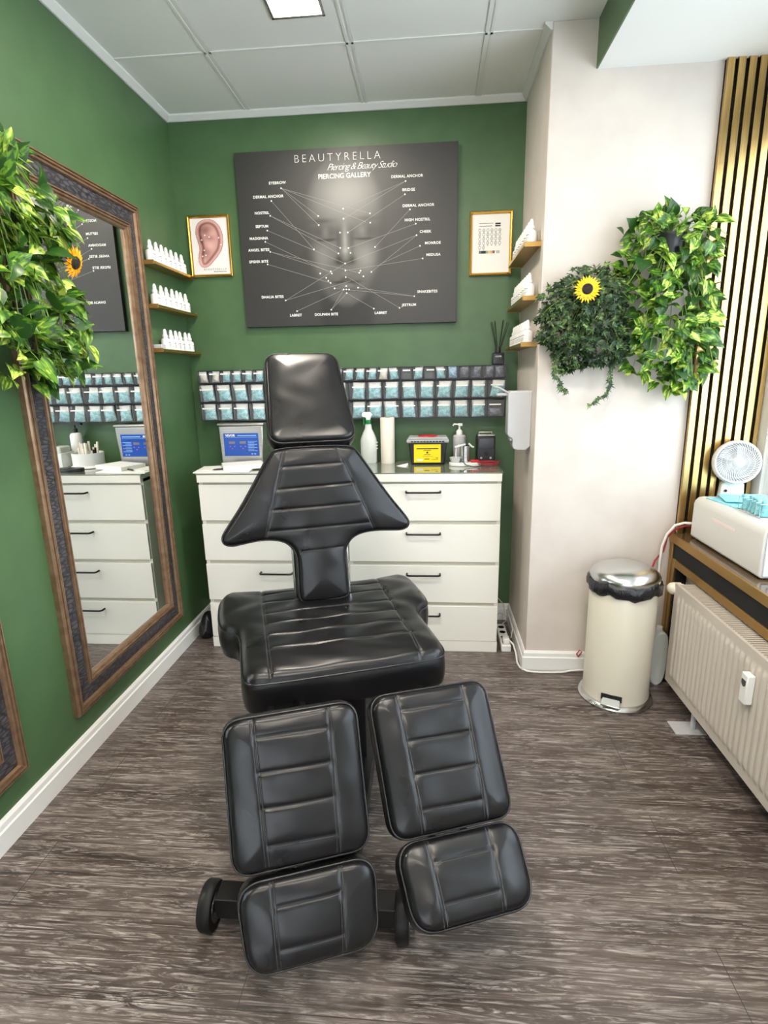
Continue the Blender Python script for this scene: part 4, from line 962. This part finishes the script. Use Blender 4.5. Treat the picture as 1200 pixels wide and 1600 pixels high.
# ------------------------------------------------------------------ things on the glass top
ZT += .0003
t = thing('ultrasonic_cleaner', 'steel ultrasonic cleaner with blue control panel on the left chest', 'cleaner', (.155,.30,ZT))
b = MB(); b.add([(-.125,.002,0),(.118,.002,0),(.118,.128,0),(-.125,.128,0),(-.13,0,.225),(.13,0,.225),(.13,.13,.225),(-.13,.13,.225)], [(0,3,2,1),(4,5,6,7),(0,1,5,4),(1,2,6,5),(2,3,7,6),(3,0,4,7)])
part('housing', b, M['steel'], t, bevel=.006)
part('lid', MB().box(-.136,.136,-.006,.134,.2255,.238), M['steel'], t, bevel=.004)
pn_ = part('control_panel', MB().box(-.103,.100,-.0035,.001,.052,.182), M['blue'], t, bevel=.001)
b = MB()
for z in (.158,): b.box(-.095,.093,-.0042,-.0036,z,z+.0015)
for i in range(7): b.box(.038,.092 if i % 2 == 0 else .075,-.0042,-.0036,.080+i*.009,.083+i*.009)
b.box(.055,.065,-.0042,-.0036,.06,.066); b.box(.072,.082,-.0042,-.0036,.06,.066); b.box(-.02,.09,-.0042,-.0036,.166,.171)
part('panel_printing', b, M['paleblue'], pn_)
link('lettering', text_mesh('VEVOR', .018, M['white_print'], offset=.0006), pn_, (-.063,-.0042,.169), BACKROT)
for x in (-.055,.008):
    part('display', MB().box(x-.018,x+.018,-.0044,-.0036,.122,.136), mat('dim_display', (.22,.17,.20), .3), pn_)
    for dx, dz in ((-.012,.107),(.014,.107),(0,.094)): part('button', MB().cyl((x+dx,-.0036,dz),(x+dx,-.0048,dz),.0042,12), mat('violet_button', srgb(150,90,190), .4), pn_)
# papers
def sheet(x, y, rz, w_, l_, z, h_, label, nm='paper_sheets', m_=None):
    o = part(nm, MB().box(-w_/2,w_/2,-l_/2,l_/2,0,h_), m_ or M['paper'], loc=(x,y,z), rot=(0,0,rz), bevel=.0006); tag(o, label, 'paper'); return o
ZP = ZT
sheet(.115,.125,.10,.297,.21,ZP,.006,'stack of white paper forms at the front of the left chest')
o_ = sheet(.20,.165,.42,.22,.16,ZP+.0065,.022,'open white booklet lying on the paper stack', 'booklet')
sheet(.03,.13,.25,.10,.145,ZP+.0065,.003,'small white card at the left end of the paper stack','paper_card')
pen = thing('pen', 'dark pen lying on the white papers', 'pen', (.112,.085,ZP+.0112), .55)
part('barrel', MB().lathe([(.001,0),(.004,.012),(.0046,.02),(.0046,.105),(.003,.11)],12,Matrix.Rotation(PI/2,4,'Y') @ Matrix.Translation((0,0,-.055))), M['black'], pen)
part('clip', MB().box(.015,.05,-.001,.001,.0046,.0058), M['black'], pen)
# things seen only in the mirror, behind the headrest
t = thing('round_organiser', 'round white organiser of swab sticks seen in the mirror beside the cleaner', 'organiser', (.445,.26,ZT))
part('cup', MB().lathe([(.10,0),(.104,.004),(.088,.012),(.085,.014),(.087,.085),(.083,.085),(.081,.02),(.0005,.02)], 40, cap=False), M['plastic'], t)
for i in range(16):
    a = i*2.4; r_ = .02+.05*((i*7) % 5)/5; part('swab_stick', MB().cyl((r_*math.cos(a),r_*math.sin(a),.03),(r_*1.15*math.cos(a),r_*1.15*math.sin(a),.125+.02*math.sin(i*3)),.006,8), M['creampaper'] if i % 4 else M['black'], t)
t = thing('pump_bottle', 'white bottle with dark pump seen in the mirror behind the round organiser', 'bottle', (.578,.375,ZT))
part('body', MB().lathe([(.033,0),(.034,.004),(.034,.17),(.028,.185),(.012,.19)], 24), M['plastic'], t); part('pump', MB().lathe([(.014,.19),(.014,.215),(.006,.217),(.006,.235)],16).box(-.045,.012,-.01,.01,.235,.25), M['black'], t, label='black pump')
t = thing('storage_box', 'open white box of supplies seen in the mirror beyond the round organiser', 'box', (.655,.27,ZT))
b = MB(); b.box(-.08,.08,-.06,.06,0,.004); b.box(-.08,.08,-.06,-.057,.004,.085); b.box(-.08,.08,.057,.06,.004,.085); b.box(-.08,-.077,-.06,.06,.004,.085); b.box(.077,.08,-.06,.06,.004,.085)
part('tray', b, M['plastic'], t, bevel=.002); part('packet', MB().box(-.07,.0,-.05,.05,.005,.12), M['frost'], t, bevel=.006); part('packet', MB().box(.005,.06,-.03,.04,.005,.105), M['pouch'], t, bevel=.004)
part('handle', MB().tube([(.04+.05*math.cos(a),0,.085+.055*math.sin(a)) for a in np.linspace(0,PI,14)], .003, 6), M['clearlid'], t)
dc = part('dark_case', MB().prism(smoothpoly([(-.07,-.035),(.07,-.035),(.07,.035),(-.07,.035)],2), 0, .02), M['black'], loc=(.45,.10,ZT), bevel=.004); tag(dc, 'flat dark case seen in the mirror in front of the round organiser', 'case')
# spray bottle
t = thing('trigger_spray_bottle', 'white spray bottle with green collar on the right chest', 'spray bottle', (.885,.345,ZT))
bb = MB().lathe([(.044,0),(.047,.004),(.047,.125),(.044,.142),(.030,.175),(.020,.195),(.0165,.225)], 28, Matrix.Diagonal((1,.75,1,1))); part('body', bb, M['frost'], t)
part('finger_grip', MB().box(.040,.052,-.014,.014,.095,.103).box(.040,.052,-.014,.014,.078,.086).box(.040,.052,-.014,.014,.112,.120), M['frost'], t, bevel=.002)
part('collar', MB().lathe([(.0175,.222),(.0175,.243),(.014,.246)], 20), M['greenp'], t, label='green collar')
part('trigger', MB().tube([(-.018,0,.262),(-.026,0,.245),(-.024,0,.225),(-.027,0,.215)], .004, 8), M['greenp'], t, label='green trigger')
hd = MB().prism([(-.034,.262),(-.034,.284),(-.026,.288),(.012,.288),(.026,.272),(.018,.262),(.012,.243),(-.010,.243),(-.014,.258)], -.012, .012, Matrix(((1,0,0,0),(0,0,-1,0),(0,1,0,0),(0,0,0,1)))); part('spray_head', hd, M['plastic'], t, bevel=.003, label='white spray head')
# paper roll
t = thing('paper_towel_roll', 'tall narrow cream paper roll standing beside the spray bottle', 'paper roll', (.995,.33,ZT))
part('roll', MB().lathe([(.039,0),(.0395,.001),(.0405,.256),(.040,.257),(.018,.257),(.018,.25)], 36), M['creampaper'], t); part('core', MB().lathe([(.0178,.15),(.0178,.2565),(.0165,.2565),(.0165,.15)], 24, cap=False), M['bronze'], t)
# sharps container
t = thing('sharps_container', 'black sharps container with yellow label and translucent lid', 'sharps container', (1.222,.315,ZT))
b = MB(); b.add([(-.092,-.055,0),(.092,-.055,0),(.092,.055,0),(-.092,.055,0),(-.106,-.065,.125),(.106,-.065,.125),(.106,.065,.125),(-.106,.065,.125)], [(0,3,2,1),(4,5,6,7),(0,1,5,4),(1,2,6,5),(2,3,7,6),(3,0,4,7)])
part('tub', b, M['black'], t, bevel=.008, seg=3)
part('lid', MB().box(-.116,.116,-.074,.074,.122,.140).box(-.108,.108,-.066,.066,.140,.152), M['clearlid'], t, bevel=.006, label='translucent lid'); part('lid_flap', MB().lathe([(.055,.1525),(.052,.157),(.02,.159),(.0005,.159)], 28, cap=False), M['red'], t, label='red flap')
b = MB(); 
for i in range(11): b.box(-.092+i*.017,-.079+i*.017,-.0752,-.0742,.1265,.1335)
part('lid_lettering', b, M['ink'], t)
lb = part('warning_label', MB().add([(-.076,-.0585,.012),(.072,-.0585,.012),(.072,-.0668,.114),(-.076,-.0668,.114),(-.076,-.0575,.012),(.072,-.0575,.012),(.072,-.0658,.114),(-.076,-.0658,.114)], [(0,1,2,3),(5,4,7,6),(0,4,5,1),(3,2,6,7),(0,3,7,4),(1,5,6,2)]), M['yellow'], t, label='yellow warning label', smooth=0)
sl = lambda z: -.0585-.0083*(z-.012)/.102-.0004
b = MB()
def lrect(x0, x1, z0, z1): b.add([(x0,sl(z0),z0),(x1,sl(z0),z0),(x1,sl(z1),z1),(x0,sl(z1),z1)], [(0,1,2,3)])
lrect(-.062,.058,.087,.093); lrect(-.022,.018,.080,.083); lrect(-.02,.016,.055,.058); lrect(-.028,.03,.047,.0485); lrect(-.018,.01,.030,.034); lrect(.02,.058,.028,.030); lrect(.044,.058,.036,.039)
b.add([(-.010,sl(.064),.064),(.006,sl(.064),.064),(-.002,sl(.076),.076)], [(0,1,2)])
part('label_printing', b, M['ink'], lb, smooth=0)
b = MB(); lrect(-.062,-.026,.022,.032); part('label_block', b, M['white_print'], lb, smooth=0)
pp = part('paper_slip', MB().add([(-.035,.015,.0),(.03,.03,.0),(.02,-.04,.0),(-.035,.015,.0012),(.03,.03,.014),(.02,-.04,.0012),(0,.0,.006)], [(0,2,1),(3,5,6),(5,4,6),(4,3,6),(0,1,4,3),(1,2,5,4),(2,0,3,5)]), M['paper'], loc=(1.085,.20,ZT), smooth=0); tag(pp, 'small folded white paper slip in front of the sharps container', 'paper')
# pump bottle, steel cup, tray, red cable, black device
t = thing('soap_pump_bottle', 'pale grey pump bottle with white pump, right of the sharps container', 'bottle', (1.40,.36,ZT))
part('body', MB().lathe([(.034,0),(.036,.003),(.036,.145),(.030,.152),(.014,.155)], 28), M['plasticgrey'], t)
part('pump', MB().lathe([(.017,.154),(.019,.158),(.017,.175),(.010,.182),(.006,.184),(.005,.205)],18).box(-.006,.016,-.010,.010,.203,.217).tube([(0,0,.211),(-.03,0,.213),(-.036,0,.204)],.0045,8), M['plastic'], t, label='white pump')
tr = part('instrument_tray', MB().prism(smoothpoly([(-.085,-.045),(.085,-.045),(.085,.045),(-.085,.045)],2), 0, .018), M['plastic'], loc=(1.425,.225,ZT), bevel=.003); tag(tr, 'white tray holding the steel cup and clear dish', 'tray')
t = thing('steel_cup', 'small steel rinse cup with white handle standing on the white tray', 'cup', (1.425,.235,ZT+.0185))
part('cup', MB().lathe([(.026,0),(.028,.002),(.028,.088),(.0265,.088),(.0265,.01)], 28), M['chrome'], t)
part('lever', MB().box(-.034,.026,-.012,.012,.089,.097, Matrix.Rotation(-.25,4,'Y')).tube([(-.03,0,.094),(-.046,0,.085),(-.05,0,.04),(-.046,0,.012)],.0035,8).tube([(.02,0,.10),(.038,0,.082),(.048,0,.080)],.005,8), M['plastic'], t, label='white handle')
ds = part('clear_dish', MB().lathe([(.022,0),(.030,.02),(.031,.028),(.029,.028),(.02,.003),(.0005,.003)], 24, cap=False), M['clearlid'], loc=(1.372,.215,ZT+.0185)); tag(ds, 'small clear dish on the left of the white tray', 'dish')
rd = part('red_connector', MB().box(-.022,.022,-.012,.012,0,.014), M['red'], loc=(1.478,.215,ZT+.0185), rot=(0,0,.2), bevel=.004); tag(rd, 'red connector lying on the right end of the white tray', 'connector')
pts = []
for i in range(90):
    a = i*.21; r_ = .045+.008*math.sin(i*.37); pts.append((1.548+r_*1.25*math.cos(a), .205+r_*.75*math.sin(a), ZT+.004+.0032*(i/14)+.004*abs(math.sin(a*.5+i*.02))))
pts = [(1.49,.19,ZT+.02)]+pts
rcb = part('coiled_cable', MB().tube(pts, .0021, 6), M['redcord']); tag(rcb, 'coiled red cable in front of the black device', 'cable')
bk_ = part('black_cable', MB().tube([(1.395,.29,ZT+.03),(1.40,.20,ZT+.036),(1.43,.165,ZT+.010),(1.47,.155,ZT+.003),(1.50,.16,ZT+.004)], .0022, 6), M['black']); tag(bk_, 'thin black cable hanging over the white tray', 'cable')
t = thing('power_supply', 'black power supply unit with metal top, at the right end of the chests', 'power supply', (1.545,.345,ZT))
part('case', MB().box(-.05,.05,-.05,.05,0,.150), M['black'], t, bevel=.005)
part('screen', MB().box(-.040,.040,-.0515,-.0502,.078,.138), M['blackgloss'], t, bevel=.001); part('metal_top', MB().box(-.046,.046,-.046,.046,.1502,.158), M['steel'], t, bevel=.002)
part('dial', MB().cyl((0,-.050,.055),(0,-.060,.055),.010,20), M['blackgloss'], t)
for x in (-.026,.026): part('port', MB().cyl((x,-.050,.03),(x,-.054,.03),.006,14), M['steel'], t)
part('handle', MB().tube([(-.036,0,.158),(-.036,0,.168),(.036,0,.168),(.036,0,.158)], .004, 8), M['steel'], t)

# ------------------------------------------------------------------ plants
def leaf_template(kind):
    if kind == 'pothos':
        L_ = [(0,0),(-.06,.22),(-.02,.40),(.10,.49),(.30,.50),(.55,.36),(.78,.17),(1.02,0)]
        n = len(L_); v = []; f = []; uv = []
        for i, (a, w_) in enumerate(L_):
            mx = [0,.05,.12,.22,.38,.58,.79,1.02][i]
            for s, q in ((-1,1),(-1,.5),(0,0),(1,.5),(1,1)):
                x = mx+(a-mx)*q; y = s*w_*q*.92; z = .16*w_*q+.05*math.sin(x*3)-.12*x*x; v.append((x,y,z)); uv.append((max(0,x), .5+s*w_*q))
        for i in range(n-1):
            for k_ in range(4): f.append((i*5+k_, i*5+k_+1, (i+1)*5+k_+1, (i+1)*5+k_))
        return v, f, uv
    pts = []
    for a, r_ in ((-.52*PI,.30),(-.40*PI,.52),(-.28*PI,.34),(-.17*PI,.66),(-.08*PI,.45),(0,1.0),(.08*PI,.45),(.17*PI,.66),(.28*PI,.34),(.40*PI,.52),(.52*PI,.30)): pts.append((r_*math.cos(a), r_*math.sin(a)*1.0))
    v = [(.12,0,-.03)]+[(x,y,.05*math.sin(5*i)+.04) for i, (x,y) in enumerate(pts)]+[(-.02,0,0)]; uv = [(x,.5+y*.5) for x,y,z in v]
    f = [(0,i,i+1) for i in range(1,11)]+[(0,11,12),(0,12,1)]
    return v, f, uv
def foliage(name, kind, centers, dirs, nors, sizes, m_, parent):
    tv, tf, tuv = leaf_template(kind); tv = np.array(tv); tuv = np.array(tuv); n = len(centers); V = []; F = []; k_ = len(tv)
    for i in range(n):
        d = Vector(dirs[i]).normalized(); nn = Vector(nors[i]); s_ = d.cross(nn); s_ = s_.normalized() if s_.length > 1e-3 else d.orthogonal().normalized(); nn = s_.cross(d) if s_.cross(d).dot(nn) > 0 else d.cross(s_)
        sy = random.uniform(.75,1.1); R_ = np.array([d*sizes[i], d.cross(nn)*sizes[i]*sy*-1, nn*sizes[i]*random.uniform(.4,1.9)]); V.append(tv@R_+np.array(centers[i])); F += [tuple(q+i*k_ for q in f) for f in tf]
    V = np.concatenate(V); me = bpy.data.meshes.new(name); me.from_pydata(V.tolist(), [], F); me.materials.append(m_); me.shade_smooth()
    idx = np.zeros(len(me.loops), int); me.loops.foreach_get('vertex_index', idx)
    u1 = me.uv_layers.new(name='leaf'); u1.data.foreach_set('uv', tuv[idx % k_].ravel()); u2 = me.uv_layers.new(name='rnd'); rnd = np.random.rand(n, 2); u2.data.foreach_set('uv', rnd[idx//k_].ravel())
    return link(name, me, parent)
def sample(poly, n, rs):
    xs = [p_[0] for p_ in poly]; zs = [p_[1] for p_ in poly]; out = []
    while len(out) < n:
        q = np.stack([rs.uniform(min(xs),max(xs),n*2), rs.uniform(min(zs),max(zs),n*2)], 1); out += [tuple(a) for a in q[inpoly(q, poly)]]
    return out[:n]
def wall_plant(name, label, origin, wall, poly, n, kind, size, depth, potr, anchor, seed, nvines, tend=()):
    # wall 'y': plane coordinates are (x, z), growing towards -y; wall 'x': coordinates (y, z), growing towards +x
    rs = np.random.RandomState(seed); random.seed(seed)
    t = thing(name, label, 'plant', origin); O = Vector(origin)
    def P3(a, z, o): return (Vector((a, origin[1]-o, z)) if wall == 'y' else Vector((origin[0]+o, a, z)))-O
    out = Vector((0,-1,0)) if wall == 'y' else Vector((1,0,0)); side = Vector((1,0,0)) if wall == 'y' else Vector((0,1,0))
    cxp = np.mean([p_[0] for p_ in poly]); czp = np.mean([p_[1] for p_ in poly])
    pts = sample(poly, n, rs); dd, _ = polydist(np.array(pts), poly); C = []; Dr = []; Nr = []; Sz = []
    for i, ((a, z), d) in enumerate(zip(pts, dd)):
        o = depth[0]+(depth[1]-depth[0])*min(1, (.25+d/.10))*rs.uniform(.1,1)
        C.append(P3(a, z, o)); sgn = (a-cxp)
        dr = side*(sgn*2.2+rs.uniform(-.7,.7))+out*rs.uniform(0,.8)+Vector((0,0,-rs.uniform(-.25,1.0)+(.5 if z > czp+.25 else 0)))
        nn = out*rs.uniform(.5,1.4)+Vector((0,0,rs.uniform(.1,.9)))+side*rs.uniform(-.6,.6)
        Dr.append(dr); Nr.append(nn); Sz.append(size*rs.uniform(.72,1.2))
    vm = MB(); A = P3(*anchor, .08)
    for i in range(nvines):
        a, z = pts[rs.randint(n)]; E = P3(a, z, depth[0]+(depth[1]-depth[0])*.6); mid = (A+E)/2+out*.05+Vector((0,0,.06)); vm.tube([A*(1-q)**2+mid*2*q*(1-q)+E*q*q for q in np.linspace(0,1,9)], .0016 if kind == 'pothos' else .0011, 5)
    for td in tend:
        path = [P3(a, z, depth[0]+.05) for a, z in td]; vm.tube(path, .0011, 5)
        for q in np.linspace(0, len(path)-1.001, int(len(path)*5)):
            k_ = int(q); p_ = path[k_].lerp(path[k_+1], q-k_); C.append(p_); Dr.append(side*rs.uniform(-1,1)+Vector((0,0,-.6))); Nr.append(out+side*rs.uniform(-.4,.4)); Sz.append(size*rs.uniform(.6,.95))
    if kind == 'pothos':
        for c_, d_, s_ in zip(C, Dr, Sz):
            if rs.rand() < .45: q = Vector(d_).normalized(); e = Vector(c_); vm.tube([e-q*.045+out*-.012+Vector((0,0,.012)), e-q*.02, e], .0011, 4)
    foliage('foliage', kind, C, Dr, Nr, Sz, M[kind], t); part('stems', vm, M['stem'], t)
    pm = MB().lathe([(potr*.72,-.10),(potr*.78,-.098),(potr,-.005),(potr*1.04,0),(potr*1.04,.008),(potr*.95,.008),(potr*.9,-.02),(.0005,-.02)], 28, Matrix.Translation(P3(*anchor, potr+.012)), cap=False); pm.lathe([(.0005,-.10),(potr*.72,-.10)],28,Matrix.Translation(P3(*anchor, potr+.012)),cap=False)
    part('pot', pm, M['black'], t, label='black hanging pot')
    A2 = P3(anchor[0], anchor[1]+.0, .004); part('hook', MB().tube([A2+Vector((0,0,-.03)), A2+Vector((0,0,.085)), A2+out*.012+Vector((0,0,.10)), A2+out*.024+Vector((0,0,.085)), A2+out*.026+Vector((0,0,.0))], .0025, 6), M['blackmetal'], t, label='black wire hook')
    return t
POTH = [(2.105,2.12),(2.188,2.13),(2.328,2.10),(2.375,2.125),(2.41,2.10),(2.435,2.017),(2.41,1.935),(2.44,1.861),(2.43,1.762),(2.45,1.60),(2.455,1.50),(2.39,1.45),(2.36,1.40),(2.306,1.385),(2.247,1.44),(2.18,1.43),(2.115,1.50),(2.095,1.593),(2.10,1.697),(2.03,1.92),(2.03,2.06),(2.07,2.05)]
wall_plant('trailing_plant', 'large variegated lime and green trailing plant on the pillar, nearest the gold slats', (2.20,YP,1.75), 'y', POTH, 400, 'pothos', .060, (.03,.17), .065, (2.215,2.02), 11, 34)
IVY = [(1.70,1.733),(1.71,1.812),(1.79,1.872),(1.852,1.925),(1.968,1.925),(2.061,1.89),(2.077,1.697),(2.088,1.566),(2.028,1.498),(1.986,1.512),(1.866,1.501),(1.81,1.48),(1.763,1.574),(1.712,1.638)]
wall_plant('ivy_plant', 'dark green ivy bush with a sunflower, left of the variegated plant on the pillar', (1.90,YP,1.70), 'y', IVY, 1000, 'ivy', .040, (.025,.17), .06, (1.90,1.80), 12, 40, tend=[[(2.024,1.541),(2.026,1.461),(2.008,1.394),(1.943,1.348)],[(1.79,1.547),(1.775,1.493),(1.815,1.424),(1.84,1.405)]])
LEFTP = [(-1.50,2.20),(-1.30,2.24),(-1.06,2.235),(-.97,2.21),(-.89,2.12),(-.745,2.07),(-.80,2.00),(-.86,1.91),(-.84,1.833),(-.775,1.756),(-.775,1.668),(-.775,1.53),(-.87,1.50),(-.951,1.476),(-1.08,1.484),(-1.171,1.467),(-1.25,1.55),(-1.40,1.6),(-1.52,1.8)]
wall_plant('trailing_plant', 'variegated green trailing plant hanging over the mirror frames at the left edge', (XL,-1.143,1.85), 'x', LEFTP, 500, 'pothos', .070, (.045,.20), .07, (-1.143,2.16), 13, 40)
def sunflower(loc, nrm, r_, label, pm):
    t = thing('sunflower', label, 'flower', loc); T = Vector(nrm).to_track_quat('Z','Y').to_matrix().to_4x4()
    for ring_, (n, L_, z) in enumerate(((13,1.0,0),(13,.88,.003))):
        for i in range(n):
            a = 2*PI*(i+.5*ring_)/n; Rz = T @ Matrix.Rotation(a,4,'Z'); s_ = r_*L_
            part('petal', MB().add([(.28*r_,-.07*r_,z),(.6*s_,-.13*r_,z+.004),(s_,0,z-.003),(.6*s_,.13*r_,z+.004),(.28*r_,.07*r_,z),(.6*s_,0,z-.001)], [(0,1,5),(1,2,5),(2,3,5),(3,4,5),(4,0,5)], Rz), pm, t)
    part('seed_head', MB().lathe([(.36*r_,-.002),(.38*r_,.006),(.30*r_,.012),(.0005,.014)], 24, T, cap=False), M['seedhead'], t)
    return t
sunflower((1.868,-.375,1.812), (-.15,-1,.05), .056, 'yellow artificial sunflower with a dark centre in the ivy', M['petal'])
sunflower((.075,-.955,1.868), (.95,.05,-.3), .055, 'orange-yellow artificial sunflower in the plant over the mirror', M['petal2'])
